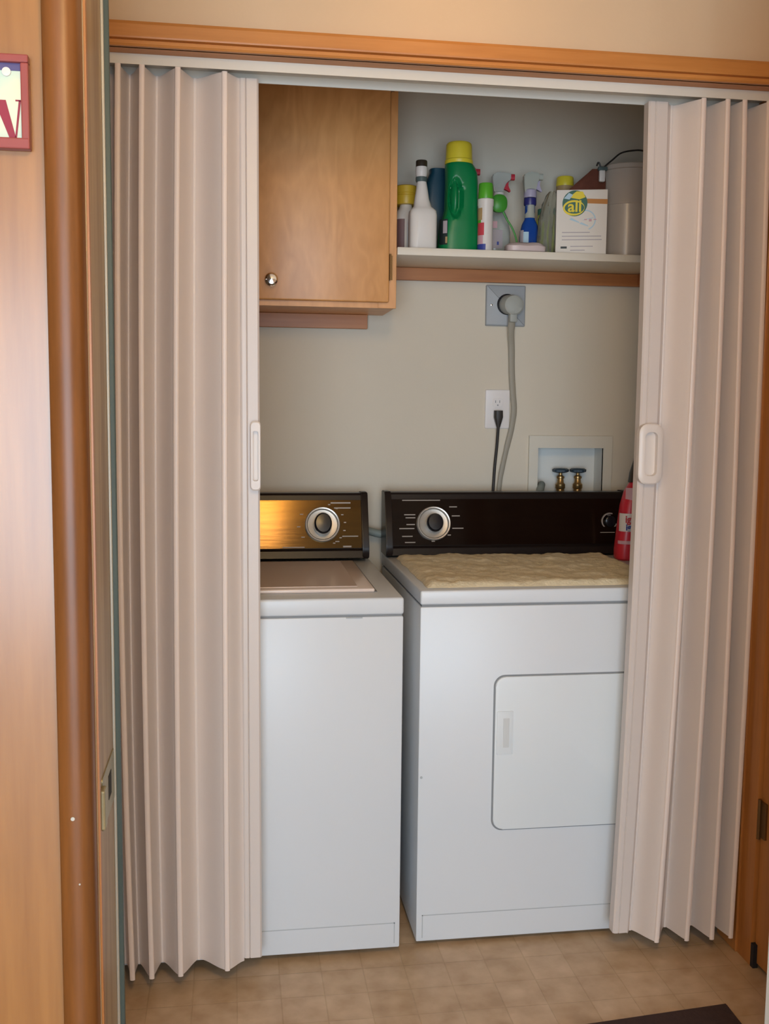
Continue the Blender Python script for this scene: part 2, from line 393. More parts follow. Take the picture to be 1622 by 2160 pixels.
# casing screws plugs
bm = bmesh.new(); disc_y(bm, -0.240, 0.757, [(.0030, 1.5055), (.0030, 1.5035)], 12)
disc_y(bm, -0.232, 0.655, [(.0014, 1.5055), (.0014, 1.5040)], 10)
struct('trim_7', bm, 'strip_edge')
# jamb, stop and weatherstrip
j = struct('trim_8', B(-0.232, -0.2085, 1.541, 1.745, 0, 2.37, bev=.001), 'jamb_worn')
struct('trim_9', B(-0.2085, -0.2055, 1.543, 1.556, 0, 2.37), 'casing_z')
bm = bmesh.new(); box(bm, -0.2310, -0.1965, 1.746, 1.757, 0, 2.37, bev=.003); 
struct('trim_10', bm, 'strip', smooth=True)
struct('trim_11', B(-0.2085, -0.2040, 1.737, 1.7458, 0, 2.37, bev=.001), 'strip_edge')
sp = thing('strike_plate', 'aged brass strike plate on the worn door jamb at left', 'strike plate', (-0.2075, 1.66, 0.70))
bm = bmesh.new(); slab = rrect(1.585, 1.735, 0.700, 0.786, 0.006, 4); poly_x(bm, slab, -0.2085, -0.2065)
obj('plate', bm, 'strike', sp)
bm = bmesh.new(); box(bm, -0.2070, -0.2058, 1.655, 1.69, 0.725, 0.765); obj('latch_hole', bm, 'dark_gap', sp)
bm = bmesh.new(); box(bm, -0.2085, -0.200, 1.560, 1.588, 0.712, 0.776, bev=.003); obj('lip', bm, 'strike', sp)
struct('trim_12', B(1.040, 1.060, 1.541, 1.745, 0, 2.37), 'casing_z')
struct('trim_13', B(-0.23, 1.04, 1.541, 1.745, 2.35, 2.37), 'casing')
# white door leaf standing open at the right
dl = struct('door_2', B(0.906, 0.941, 0.70, 1.55, 0.012, 2.05, bev=.003), 'white_door')
# the room the picture is taken from
bm = bmesh.new(); box(bm, -2.6, -1.85, -2.9, -2.78, 0, CE); box(bm, 0.95, 2.4, -2.9, -2.78, 0, CE)
box(bm, -1.85, 0.95, -2.9, -2.78, 0, 0.14); box(bm, -1.85, 0.95, -2.9, -2.78, 2.10, CE)
struct('wall_window_side', bm, 'wall_hall')
bm = bmesh.new()
for a_ in ((-1.87, -1.82, .12, 2.12), (.92, .97, .12, 2.12), (-.47, -.43, .16, 2.08)): box(bm, a_[0], a_[1], -2.80, -2.76, a_[2], a_[3])
for a_ in ((.12, .16), (2.08, 2.12)): box(bm, -1.82, .92, -2.80, -2.76, a_[0], a_[1])
struct('window_1', bm, 'white_door')
struct('wall_room_left', B(-2.7, -2.6, -2.9, 1.54, 0, CE), 'wall_hall')
struct('wall_room_right', B(2.4, 2.5, -2.9, 1.54, 0, CE), 'wall_hall')

# ------------------------------------------------------------------ ceiling lamps (outside the frame, light the hall and the room)
def ceiling_lamp(x, y, label, k=1.0, mat='shade'):
    t = thing('ceiling_lamp', label, 'lamp', (x, y, CE))
    bm = bmesh.new(); lathe(bm, x, y, [(.07, CE-.02), (.075, CE)], 32); obj('base', bm, 'track', t, True)
    bm = bmesh.new(); R = [(.05*k, CE-.02)] + [(.085*k*math.sin(a), CE-.055-.04*math.cos(a)) for a in [PI*.75, PI*.6, PI*.5, PI*.4, PI*.3, PI*.2, PI*.1, .05]]
    lathe(bm, x, y, R, 32); obj('lamp_shade', bm, mat, t, True)
    return t
ceiling_lamp(0.45, 1.96, 'round glass ceiling lamp glowing warm in the hall before the closet')
ceiling_lamp(0.17, 0.20, 'round glass ceiling lamp glowing warm in the room before the doorway', 1.5, 'shade_room')

# ------------------------------------------------------------------ folding doors
ZT, ZB = 2.0895, 0.042
bm = bmesh.new(); poly_x(bm, [(2.293, 2.0905), (2.296, 2.0905), (2.296, 2.109), (2.374, 2.109), (2.374, 2.0905), (2.377, 2.0905), (2.377, 2.1118), (2.293, 2.1118)], -0.325, 1.255)
tr = obj('door_track', bm, 'track')
tag(tr, 'long white metal track under the wooden header carrying the folding doors', 'track')
tr.location = (0, 0, 0)
def bow(x, t, right):
    # the soft vinyl bellies slightly between track and floor
    q = 4*t*(1-t)
    return q*(.013*max(0, min(1, (1.262-x)/.03)) if right else -.012*max(0, min(1, (.05-x)/.3)))
def fold_door(name, label, folds, lead, post, inward):
    rt_ = folds[0][0] > .5
    # folds: (x_top, x_bottom, y) alternate peaks (front) and valleys (back)
    t = thing(name, label, 'folding door', (folds[0][1], 2.33, ZB))
    nz = 14
    for k in range(len(folds)-1):
        (xa, xb, ya), (xc, xd, yc) = folds[k], folds[k+1]
        bm = bmesh.new(); S = 8; front = []
        for iz in range(nz+1):
            tz = iz/nz; z = ZT + (ZB-ZT)*tz
            x0 = xa+(xb-xa)*tz; x1 = xc+(xd-xc)*tz
            x0 += bow(x0, tz, rt_); x1 += bow(x1, tz, rt_)
            row = []
            L = math.hypot(x1-x0, yc-ya)
            for s in range(S+1):
                q = s/S; x = x0+(x1-x0)*q; y = ya+(yc-ya)*q
                e = 0.5-0.5*math.cos(PI*q)          # ease so the fold flattens at peak and valley
                y = ya+(yc-ya)*(0.45*q+0.55*e)
                row.append((x, y, z))
            front.append(row)
        ring = []
        for row in front:
            ring.append([(p[0], p[1]-.0012, p[2]) for p in row] + [(p[0], p[1]+.0012, p[2]) for p in reversed(row)])
        rings(bm, ring); obj('panel', bm, 'vinyl', t, True)
    for k in range(len(folds)):
        xa, xb, ya = folds[k]
        pk = ya < 2.33
        if k == len(folds)-1: continue
        ra = .0062 if pk else .0040
        yo = 0 if pk else -.002
        bm = bmesh.new(); n = 10
        rings(bm, [[(x + ra*math.cos(2*PI*i/n), ya+yo + ra*.62*math.sin(2*PI*i/n), z) for i in range(n)] for x, z in [(xb+(xa-xb)*t_/14+bow(xb+(xa-xb)*t_/14, t_/14, rt_), ZB-.001+(ZT-ZB+.002)*t_/14) for t_ in range(15)]])
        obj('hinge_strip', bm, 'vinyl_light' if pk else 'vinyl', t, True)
    # lead post
    (t0, t1, b0, b1) = lead
    bm = bmesh.new(); R = []
    w_ = 10
    for q_ in range(13):
        tq = q_/12; z = ZB+.008+(ZT-ZB-.008)*tq; x0 = b0+(t0-b0)*tq; x1 = b1+(t1-b1)*tq
        e_ = bow((x0+x1)/2, tq, rt_); x0 += e_; x1 += e_
        y0 = post
        ring = [(x0, y0+.030, z), (x0, y0+.004, z), (x0+.004, y0, z), (x0+(x1-x0)*.30, y0-.0005, z), (x0+(x1-x0)*.34, y0+.0025, z), (x0+(x1-x0)*.38, y0-.0005, z),
                (x1-.004, y0, z), (x1, y0+.004, z), (x1, y0+.030, z)]
        R.append(ring)
    rings(bm, R); obj('lead_post', bm, 'vinyl_post', t, True)
    return t
# left door
PY, VY = 2.296, 2.372
F = [(-0.322, -0.322, VY), (-0.300, -0.300, PY), (-0.258, -0.262, VY), (-0.241, -0.240, PY), (-0.223, -0.232, VY-.004), (-0.191, -0.196, PY), (-0.165, -0.177, VY-.004), (-0.116, -0.130, PY+.002),
     (-0.083, -0.090, VY-.004), (-0.017, -0.022, PY+.012), (0.014, 0.018, 2.345)]
ld = fold_door('folding_door', 'pinkish vinyl accordion door gathered at left, in front of the washer', F, (0.014, 0.0565, 0.017, 0.0600), 2.340, 1)
# right door
F = [(1.250, 1.252, VY), (1.238, 1.240, PY), (1.212, 1.222, VY), (1.178, 1.189, PY), (1.158, 1.166, VY), (1.137, 1.123, PY+.002), (1.108, 1.096, VY), (1.079, 1.044, PY+.004),
     (1.030, 1.000, VY-.004), (1.012, 0.986, 2.350)]
rd = fold_door('folding_door', 'pinkish vinyl accordion door gathered at right, in front of the dryer', F, (0.962, 1.012, 0.944, 0.986), 2.338, -1)
def pull(t, cx, cz, yw, hw, hh):
    bm = bmesh.new()
    o = rrect(cx-hw, cx+hw, cz-hh, cz+hh, hw*.75, 5); i_ = rrect(cx-hw*.52, cx+hw*.52, cz-hh*.72, cz+hh*.72, hw*.38, 5)
    n = len(o); y0, y1 = yw-.019, yw
    A = [bm.verts.new((x, y0+.003, z)) for x, z in o]; A2 = [bm.verts.new((cx+(x-cx)*.86, y0, cz+(z-cz)*.96)) for x, z in o]
    Bv = [bm.verts.new((x, y0, z)) for x, z in i_]; Cc = [bm.verts.new((x, y1-.004, z)) for x, z in i_]; D = [bm.verts.new((x, y1, z)) for x, z in o]
    for L1, L2 in ((D, A), (A, A2), (A2, Bv), (Bv, Cc)):
        for k in range(n): q = (k+1) % n; bm.faces.new((L1[k], L1[q], L2[q], L2[k]))
    bm.faces.new(Cc); bm.faces.new(list(reversed(D)))
    h = obj('handle', bm, 'handle_vinyl', t, True, label='raised oval pull handle')
    return h
pull(ld, 0.0475, 1.258, 2.340, 0.012, 0.079)
pull(rd, 0.990, 1.266, 2.337, 0.030, 0.073)

# ------------------------------------------------------------------ washer
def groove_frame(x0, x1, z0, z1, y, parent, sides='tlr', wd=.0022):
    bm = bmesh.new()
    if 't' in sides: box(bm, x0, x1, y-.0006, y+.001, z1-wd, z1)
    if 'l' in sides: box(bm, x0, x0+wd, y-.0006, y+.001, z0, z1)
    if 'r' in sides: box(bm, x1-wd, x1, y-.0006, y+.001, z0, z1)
    return obj('toe_panel_groove_shade', bm, 'shade_and_marks', parent)  # slightly raised strips; the groove's shadow line is put into their grey
W = thing('washing_machine', 'white top-load washing machine with amber-brown console, left of the dryer', 'washing machine', (0.065, 2.73, 0))
wx0, wx1, wy0, wy1 = -0.279, 0.407, 2.40, 3.07
obj('body', B(wx0, wx1-.001, wy0, wy1, .018, .866, bev=.004), 'enamel', W, True)
obj('seam', B(wx0+.004, wx1-.004, wy0+.003, wy1-.003, .860, .876), 'seam', W)
# deck with raised rim and the lid recess
bm = bmesh.new(); box(bm, wx0, wx1, wy0-.001, wy1, .870, .912, bev=.006, seg=3)
obj('top_deck', bm, 'enamel', W, True)
bm = bmesh.new(); box(bm, -0.235, 0.352, 2.478, 2.950, .9118, .9135); obj('lid_gap', bm, 'seam', W)
bm = bmesh.new(); box(bm, -0.230, 0.345, 2.474, 2.945, .9125, .922, bev=.0035, seg=3)
lid = obj('lid', bm, 'enamel_lid', W, True, label='enamel lid with warm reflected light in its colour')
bm = bmesh.new(); box(bm, -0.195, 0.305, 2.505, 2.925, .9218, .9235, bev=.0006); obj('lid_panel', bm, 'enamel_lid', lid)
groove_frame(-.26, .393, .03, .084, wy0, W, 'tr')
obj('badge', B(.265, .305, wy0-.0015, wy0+.001, .8625, .8655), 'shade_and_marks', W)
def feet(P, x0, x1, y0, y1, top=.02):
    for x in (x0+.05, x1-.03):
        for y in (y0+.05, y1-.05):
            bm = bmesh.new(); lathe(bm, x, y, [(.016, 0), (.016, .008), (.009, .009), (.009, top)], 16); obj('foot', bm, 'strip', P, True)
feet(W, wx0, wx1, wy0, wy1)
def console(P, x0, x1, zb, zt, ybot, ytop, yback, face_mat, px0, px1):
    # body with dark surround
    bm = bmesh.new(); poly_x(bm, [(ybot, zb), (ytop, zt-.006), (ytop+.006, zt), (yback, zt), (yback, zb)], x0+.008, x1-.008)
    c = obj('console', bm, 'trim_black', P, label='dark raised control console')
    ang = math.atan2(ytop-ybot, zt-zb)
    for s in (0, 1):       # end caps with rounded front corner
        xa, xb = (x0, x0+.020) if s == 0 else (x1-.020, x1)
        bm = bmesh.new()
        pr = [(yback, zb-.006), (yback, zt+.003), (ytop-.004, zt+.004), (ytop-.012, zt-.004), (ybot-.014, zb+.034), (ybot-.015, zb+.012), (ybot-.010, zb-.001), (ybot+.006, zb-.006)]
        poly_x(bm, pr, xa, xb); bmesh.ops.bevel(bm, geom=list(bm.edges), offset=.002, segments=2, affect='EDGES')
        obj('end_cap', bm, 'trim_black', c, True)
    def fy(z, d): return ybot + (ytop-ybot)*(z-zb)/(zt-zb) - d
    zf0, zf1 = zb+.028, zt-.020
    bm = bmesh.new(); pts = [(px0, zf0), (px1, zf0), (px1, zf1), (px0, zf1)]
    a = [bm.verts.new((x, fy(z, .003), z)) for x, z in pts]; b = [bm.verts.new((x, fy(z, -.002), z)) for x, z in pts]
    bm.faces.new(a); bm.faces.new(list(reversed(b)))
    for i in range(4): k = (i+1) % 4; bm.faces.new((a[i], b[i], b[k], a[k]))
    fp = obj('control_panel', bm, face_mat, c)
    bm = bmesh.new()       # lower lip strip
    poly_x(bm, [(fy(zb, 0), zb-.003), (fy(zb, .010), zb), (fy(zb+.020, .009), zb+.020), (fy(zb+.026, 0), zb+.026)], x0+.018, x1-.018)
    obj('lower_lip', bm, 'trim_black', c)
    return c, fy, ang
def dial(P, cx, cz, fy, ang, R1, knob_r, tall=1.0, dish='dish'):
    y = fy(cz, .003)
    def rot(bm): rot_about(bm, bm.verts, (cx, y, cz), -ang)
    bm = bmesh.new(); n = 48; prof = [(R1, 0.002), (R1, -.010), (R1*.96, -.014), (R1*.90, -.013), (R1*.84, -.006), (R1*.84, 0.002)]
    L = [[bm.verts.new((cx+r_*math.cos(2*PI*i/n), y+dy, cz+r_*math.sin(2*PI*i/n))) for i in range(n)] for r_, dy in prof]
    for A, Bq in zip(L, L[1:]):
        for i in range(n): k = (i+1) % n; bm.faces.new((A[i], A[k], Bq[k], Bq[i]))
    rot(bm); ring = obj('dial_ring', bm, 'ring', P, True, label='satin silver dial ring')
    bm = bmesh.new(); disc_y(bm, cx, cz, [(R1*.86, y), (R1*.86, y-.004), (R1*.5, y-.001), (.001, y-.001)], 48); rot(bm)
    obj('dial_dish', bm, dish, ring, True)
    bm = bmesh.new()
    loft(bm, [(y+.001, cx, cz, knob_r*.95, knob_r*tall*.95, 2), (y-.020, cx, cz, knob_r, knob_r*tall, 2), (y-.034, cx, cz, knob_r*.96, knob_r*tall*.96, 2), (y-.039, cx, cz, knob_r*.80, knob_r*tall*.8, 2), (y-.040, cx, cz, knob_r*.3, knob_r*.3, 2)], 36, 'y')
    rot(bm); kn = obj('knob', bm, 'knob_black', ring, True, label='black turning knob')
    bm = bmesh.new(); box(bm, cx-.005, cx+.005, y-.047, y-.036, cz-knob_r*tall*.85, cz+knob_r*tall*.85, bev=.002); rot(bm)
    obj('knob_grip', bm, 'knob_black', kn, True) if False else bm.free()
    return ring
def prints(P, marks, fy, d=.0036):
    for (xa, xb, z, t) in marks:
        y0 = fy(z, d); obj('printed_mark', B(xa, xb, y0, y0+.001, z-t/2, z+t/2), 'print', P)
cw, fyw, aw = console(W, wx0, 0.397, .925, 1.113, 2.985, 3.035, 3.085, 'console_brown', wx0+.02, .376)
dial(cw, .259, 1.021, fyw, aw, .0525, .027, 1.22)
mk = [(.285, .345, 1.085, .004), (.295, .345, 1.070, .0035), (.318, .366, .987, .003), (.320, .345, .957, .005), (.140, .205, .956, .003), (.297, .309, .972, .003)]
for a in range(-60, 90, 22):
    mk.append((.259+.068*math.cos(math.radians(a))-.003, .259+.068*math.cos(math.radians(a))+.004, 1.021+.062*math.sin(math.radians(a)), .003))
for a in (150, 185, 215): mk.append((.259+.070*math.cos(math.radians(a))-.006, .259+.070*math.cos(math.radians(a))+.004, 1.021+.062*math.sin(math.radians(a)), .0025))
prints(cw, mk, fyw)

# ------------------------------------------------------------------ dryer
D = thing('clothes_dryer', 'white front-load dryer with black console and closed door, right of the washer', 'dryer', (0.82, 2.76, 0))
dx0, dx1, dy0, dy1 = .453, 1.225, 2.43, 3.09
obj('body', B(dx0, dx1, dy0, dy1, .012, .881, bev=.004), 'enamel', D, True)
obj('seam', B(dx0+.004, dx1-.004, dy0+.003, dy1-.003, .876, .892), 'seam', D)
obj('top_deck', B(dx0, dx1, dy0-.001, dy1, .886, .922, bev=.005, seg=3), 'enamel', D, True)
dd = obj('door', slab_y(bmesh.new(), rrect(.6475, 1.095, .302, .700, .026), dy0-.006, dy0+.001, .003), 'door_white', D, True)
bm = bmesh.new(); slab_y(bm, rrect(.6435, 1.099, .298, .704, .029), dy0-.0012, dy0+.001); obj('door_seam', bm, 'seam', D)
h = obj('handle', slab_y(bmesh.new(), rrect(.652, .694, .500, .612, .003), dy0-.0085, dy0-.005, .0015), 'door_white', dd, True)
obj('handle_slot', B(.668, .684, dy0-.0092, dy0-.006, .518, .594, bev=.001), 'slot', h)
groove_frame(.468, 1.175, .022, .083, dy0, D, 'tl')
feet(D, dx0, dx1, dy0, dy1, .014)
bm = bmesh.new(); disc_y(bm, .461, .446, [(.0035, dy0+.001), (.0035, dy0-.001)], 12); obj('chip', bm, 'shade_and_marks', D)
cdr, fyd, ad_ = console(D, dx0-.004, dx1+.004, .930, 1.115, 2.99, 3.035, 3.092, 'console_black', dx0+.016, dx1-.016)
dial(cdr, .597, 1.022, fyd, ad_, .0520, .026, 1.1)
mk = [(.503, .620, 1.096-.004, .0028)]
for z, a, b in ((1.049, .508, .542), (1.040, .512, .542), (1.020, .514, .540), (1.008, .492, .538), (.985, .500, .532), (.967, .508, .540), (1.072, .648, .672), (1.045, .655, .680), (1.008, .655, .690), (.988, .640, .650), (.970, .590, .600)): mk.append((a, b, z, .003))
prints(cdr, mk, fyd, .0044)
# start knob at the right
bm = bmesh.new(); n = 40; y = fyd(1.026, .003)
L = []
for i in range(31):
    a = math.radians(70 + i*9); c, s = math.cos(a), math.sin(a)
    L.append([(1.156+.0260*c, y+.001, 1.027+.0260*s), (1.156+.0260*c, y-.004, 1.027+.0260*s), (1.156+.0225*c, y-.004, 1.027+.0225*s), (1.156+.0225*c, y+.001, 1.027+.0225*s)])
rings(bm, L); obj('start_ring', bm, 'ring', cdr)
bm = bmesh.new(); disc_y(bm, 1.156, 1.027, [(.017, y+.001), (.017, y-.012), (.014, y-.014), (.001, y-.014)], 28); obj('start_button', bm, 'knob_black', cdr, True)
prints(cdr, [(1.125, 1.172, .992, .0022), (1.150, 1.162, 1.045, .002)], fyd, .0036)

# fleece mat on the dryer
bm = bmesh.new(); nx, ny = 90, 54
x0, x1, y0, y1 = .478, 1.120, 2.466, 2.974
top = []
for j in range(ny+1):
    row = []
    for i in range(nx+1):
        q, s = i/nx, j/ny
        x = x0+(x1-x0)*q; yy = y0+(y1-y0)*s
        ed = min(q*(x1-x0), (1-q)*(x1-x0), s*(y1-y0), (1-s)*(y1-y0))
        wob = .006*noise.noise(Vector((x*14, yy*14, 3)))
        if ed < 1e-6: x += wob; yy += wob
        h = .010*min(1, ed/.015)**.5
        h += (.0045*noise.noise(Vector((x*45, yy*45, 0))) + .006*noise.noise(Vector((x*12, yy*12, 5))) + .002) * min(1, ed/.02)
        row.append(bm.verts.new((x, yy, .9235 + max(h, .0))))
    top.append(row)
for j in range(ny):
    for i in range(nx): bm.faces.new((top[j][i], top[j][i+1], top[j+1][i+1], top[j+1][i]))
be = [e for e in bm.edges if e.is_boundary]
rt = bmesh.ops.extrude_edge_only(bm, edges=be)
for v in [g for g in rt['geom'] if isinstance(g, bmesh.types.BMVert)]: v.co.z = .9225
mat_o = obj('fleece_mat', bm, 'mat', origin=(.83, 2.72, .9225), smooth=True)
tag(mat_o, 'rumpled beige fleece mat spread over the dryer top', 'mat')

# drain hose between the consoles
bm = bmesh.new(); tube(bm, [(.33, 3.105, 1.00), (.40, 3.108, .992), (.46, 3.110, .978), (.60, 3.112, .97), (.86, 3.112, 1.0), (.950, 3.118, 1.065), (.972, 3.145, 1.115), (.985, 3.175, 1.128), (.989, 3.195, 1.118)], .0125, 14)
tag(obj('drain_hose', bm, 'hose', smooth=True, origin=(.33, 3.10, 1.0)), 'grey washer drain hose running behind the two consoles to the wall box', 'hose')

# ------------------------------------------------------------------ wall fittings
RX = .843
rp = thing('dryer_receptacle', 'square grey metal receptacle high on the back wall, feeding the thick grey cord', 'outlet', (RX, 3.16, 1.695))
bm = bmesh.new(); slab_y(bm, rrect(.783, .910, 1.631, 1.757, .003, 3), 3.148, 3.162, .004); obj('plate', bm, 'grey_plate', rp, True)
bm = bmesh.new(); disc_y(bm, .850, 1.698, [(.0325, 3.149), (.0325, 3.1455), (.001, 3.1455)], 36); obj('socket_face', bm, 'knob_black', rp, True)
for x, z in ((.800, 1.695), (.893, 1.695)):
    bm = bmesh.new(); disc_y(bm, x, z, [(.003, 3.149), (.003, 3.146), (.001, 3.1455)], 12); obj('screw', bm, 'chrome', rp, True)
bm = bmesh.new(); tube(bm, [(.860, 3.122, 1.650), (.861, 3.134, 1.610), (.868, 3.150, 1.561), (.871, 3.151, 1.484), (.876, 3.151, 1.422), (.880, 3.148, 1.368), (.874, 3.151, 1.309), (.861, 3.151, 1.252), (.848, 3.148, 1.193), (.838, 3.146, 1.134), (.834, 3.144, 1.03), (.834, 3.144, .85)], [.0115, .0105, .0100, .0095, .009, .008, .0075, .0075], 12, .45)
pc = obj('power_cord', bm, 'grey_cord', D, True, label='thick grey cord rising to the square metal receptacle')
bm = bmesh.new(); loft(bm, [(3.1455, .853, 1.697, .029, .030, 2), (3.118, .858, 1.694, .031, .031, 2), (3.106, .862, 1.692, .030, .030, 2), (3.101, .864, 1.690, .022, .023, 2), (3.100, .866, 1.688, .004, .004, 2)], 32, 'y')
box(bm, .849, .873, 3.106, 3.132, 1.640, 1.685, bev=.005)
obj('plug', bm, 'grey_plug', pc, True)
op = thing('wall_outlet', 'white duplex outlet plate on the back wall below the metal receptacle', 'outlet', (.826, 3.16, 1.37))
bm = bmesh.new(); slab_y(bm, rrect(.788, .868, 1.309, 1.432, .004, 3), 3.154, 3.161, .003); obj('plate', bm, 'plate_white', op, True)
for z in (1.391, 1.350):
    bm = bmesh.new(); slab_y(bm, rrect(.811, .845, z-.014, z+.014, .008, 4), 3.1525, 3.155, .0005); rc = obj('socket', bm, 'plate_white', op)
    bm = bmesh.new(); box(bm, .820, .822, 3.152, 3.153, z-.001, z+.007); box(bm, .833, .835, 3.152, 3.153, z-.001, z+.007); box(bm, .826, .830, 3.152, 3.153, z-.010, z-.006); obj('slots', bm, 'seam', rc)
bm = bmesh.new(); tube(bm, [(.827, 3.136, 1.318), (.826, 3.146, 1.252), (.822, 3.150, 1.193), (.819, 3.150, 1.134), (.815, 3.148, 1.06), (.806, 3.148, .86)], .0048, 10)
bc = obj('power_cord', bm, 'black_cord', W, True, label='thin black cord plugged into the white wall outlet')
bm = bmesh.new(); loft(bm, [(1.366, .827, 3.139, .013, .013, 4), (1.345, .827, 3.138, .0135, .013, 4), (1.330, .827, 3.137, .010, .009, 3), (1.312, .827, 3.136, .005, .005, 2)], 20); obj('plug', bm, 'black_cord', bc, True)

ub = thing('laundry_box', 'recessed white washer outlet box with two taps in the back wall', 'plumbing box', (1.07, 3.16, 1.05))
bm = bmesh.new()
fx0, fx1, fz0, fz1 = .934, 1.212, 1.018, 1.287
box(bm, fx0, bx0+.004, 3.150, 3.1605, fz0, fz1); box(bm, bx1-.004, fx1, 3.150, 3.1605, fz0, fz1)
box(bm, bx0+.004, bx1-.004, 3.150, 3.1605, bz1-.004, fz1); box(bm, bx0+.004, bx1-.004, 3.150, 3.1605, fz0, bz0+.004)
obj('frame', bm, 'box_frame', ub)
bm = bmesh.new(); t_ = .002
box(bm, bx0+t_, bx1-t_, 3.232, 3.236, bz0+t_, bz1-t_)
box(bm, bx0+.001, bx0+.004, 3.152, 3.236, bz0+t_, bz1-t_); box(bm, bx1-.004, bx1-.001, 3.152, 3.236, bz0+t_, bz1-t_)
box(bm, bx0+t_, bx1-t_, 3.152, 3.236, bz0+.001, bz0+.004); box(bm, bx0+t_, bx1-t_, 3.152, 3.236, bz1-.004, bz1-.001)
obj('pan', bm, 'box_white', ub)
for vx in (1.055, 1.114):
    bm = bmesh.new(); lathe(bm, vx, 3.195, [(.010, bz0+.004), (.010, 1.075), (.014, 1.078), (.015, 1.100), (.013, 1.112), (.016, 1.116), (.016, 1.128), (.011, 1.134), (.010, 1.146), (.013, 1.148), (.013, 1.154), (.006, 1.158), (.005, 1.170)], 20)
    loft(bm, [(3.195, vx, 1.088, .010, .010, 2), (3.172, vx+.004, 1.080, .011, .011, 2), (3.165, vx+.005, 1.078, .012, .012, 2)], 16, 'y')
    v = obj('valve', bm, 'brass', ub, True, label='brass tap body')
    bm = bmesh.new(); n = 40; R = []
    for z, rr in ((1.166, .018), (1.169, .025), (1.176, .026), (1.180, .020)):
        R.append([(vx+rr*(1+.10*math.cos(5*2*PI*i/n))*math.cos(2*PI*i/n), 3.195+rr*(1+.10*math.cos(5*2*PI*i/n))*math.sin(2*PI*i/n), z) for i in range(n)])
    rings(bm, R); obj('valve_handle', bm, 'valve_blue', v, True, label='dark blue tap handle')
for vx, ex, side in ((1.055, 1.10, 'left'), (1.114, 1.17, 'right')):
    bm = bmesh.new(); tube(bm, [(vx+.006, 3.162, 1.078), (vx+.022, 3.145, 1.068), (vx+.045, 3.135, 1.045), (ex+.02, 3.132, 1.0), (ex+.03, 3.132, .80)], .0085, 12)
    tag(obj('supply_hose', bm, 'black_cord', smooth=True, origin=(vx, 3.162, 1.078)), 'black supply hose dropping from the %s brass tap in the wall box' % side, 'hose', None)

# ------------------------------------------------------------------ cabinet
cb = thing('wall_cabinet', 'birch plywood wall cabinet hung at the upper left of the closet', 'cabinet', (.06, 3.16, 1.652))
bm = bmesh.new(); cx0, cx1 = -.328, .457
box(bm, cx0, cx1, 2.905, 3.158, 1.655, 2.40, bev=.001); obj('body', bm, 'cabinet', cb)
bm = bmesh.new(); box(bm, .405, cx1, 2.896, 2.906, 1.652, 2.40, bev=.001); box(bm, cx0, .405, 2.896, 2.906, 1.652, 1.690); box(bm, .050, .090, 2.896, 2.906, 1.690, 2.38); box(bm, cx0, .405, 2.896, 2.906, 2.38, 2.40)
obj('face_frame', bm, 'cabinet', cb)
for k, (xa, xb) in enumerate(((.058, .434), (-.320, .052))):
    dr = obj('door', box(bmesh.new(), xa, xb, 2.878, 2.8955, 1.667, 2.385, bev=.004, seg=3), 'cabinet', cb, True)
    kx = .103 if k == 0 else .010
    bm = bmesh.new(); disc_y(bm, kx, 1.719, [(.0165, 2.879), (.0165, 2.875), (.009, 2.872), (.008, 2.862), (.0165, 2.857), (.0175, 2.850), (.013, 2.845), (.001, 2.843)], 32); kb = obj('knob', bm, 'chrome', dr, True, label='round chrome knob')
for z in (1.765, 2.28):
    bm = bmesh.new(); box(bm, .4345, .4375, 2.8755, 2.896, z-.036, z+.036, bev=.0008); box(bm, .437, .446, 2.8945, 2.896, z-.034, z+.034)
    lathe(bm, .4365, 2.8765, [(.0028, z-.036), (.0028, z+.036)], 10)
    obj('hinge', bm, 'hinge', cb, label='small dark brass hinge')
bm = bmesh.new(); box(bm, -.328, .407, 3.138, 3.159, 1.612, 1.6545, bev=.001)
cl = obj('cleat', bm, 'cleat', cb, label='reddish wooden mounting rail under the cabinet')
bm = bmesh.new()
for x, z in ((.105, 1.617), (.320, 1.632)): disc_y(bm, x, z, [(.004, 3.1385), (.004, 3.1372)], 12)
obj('knot', bm, 'l_black', cl) if False else bm.free()

# ------------------------------------------------------------------ shelf
sh = thing('wall_shelf', 'cream painted shelf holding cleaning supplies, right of the cabinet', 'shelf', (.88, 3.16, 1.80))
obj('board', B(.459, 1.294, 2.892, 3.159, 1.802, 1.8235, bev=.0015), 'shelf', sh, True)
bm = bmesh.new(); box(bm, .459, 1.294, 3.138, 3.159, 1.764, 1.8015, bev=.001); obj('cleat', bm, 'cleat', sh, label='reddish wooden support rail under the shelf')
bm = bmesh.new(); box(bm, 1.273, 1.294, 2.93, 3.137, 1.766, 1.8015, bev=.001); obj('cleat', bm, 'cleat', sh)
S = 1.8238

def lab(bm, x0, x1, z0, z1, y, curve=None):
    return box(bm, x0, x1, y-.0006, y, z0, z1)
def wrap(bm, cx, cy, hx, hy, p, z0, z1, a0, a1, off=.0008, n=14):
    # label patch hugging a superellipse body between angles (deg; 270 faces the viewer)
    R = []
    for i in range(n+1):
        a = math.radians(a0+(a1-a0)*i/n); c, s = math.cos(a), math.sin(a)
        def P(e, z): return (cx+(hx+e)*math.copysign(abs(c)**(2/p), c), cy+(hy+e)*math.copysign(abs(s)**(2/p), s), z)
        R.append([P(off, z0), P(off, z1), P(-.0005, z1), P(-.0005, z0)])
    return rings(bm, R)

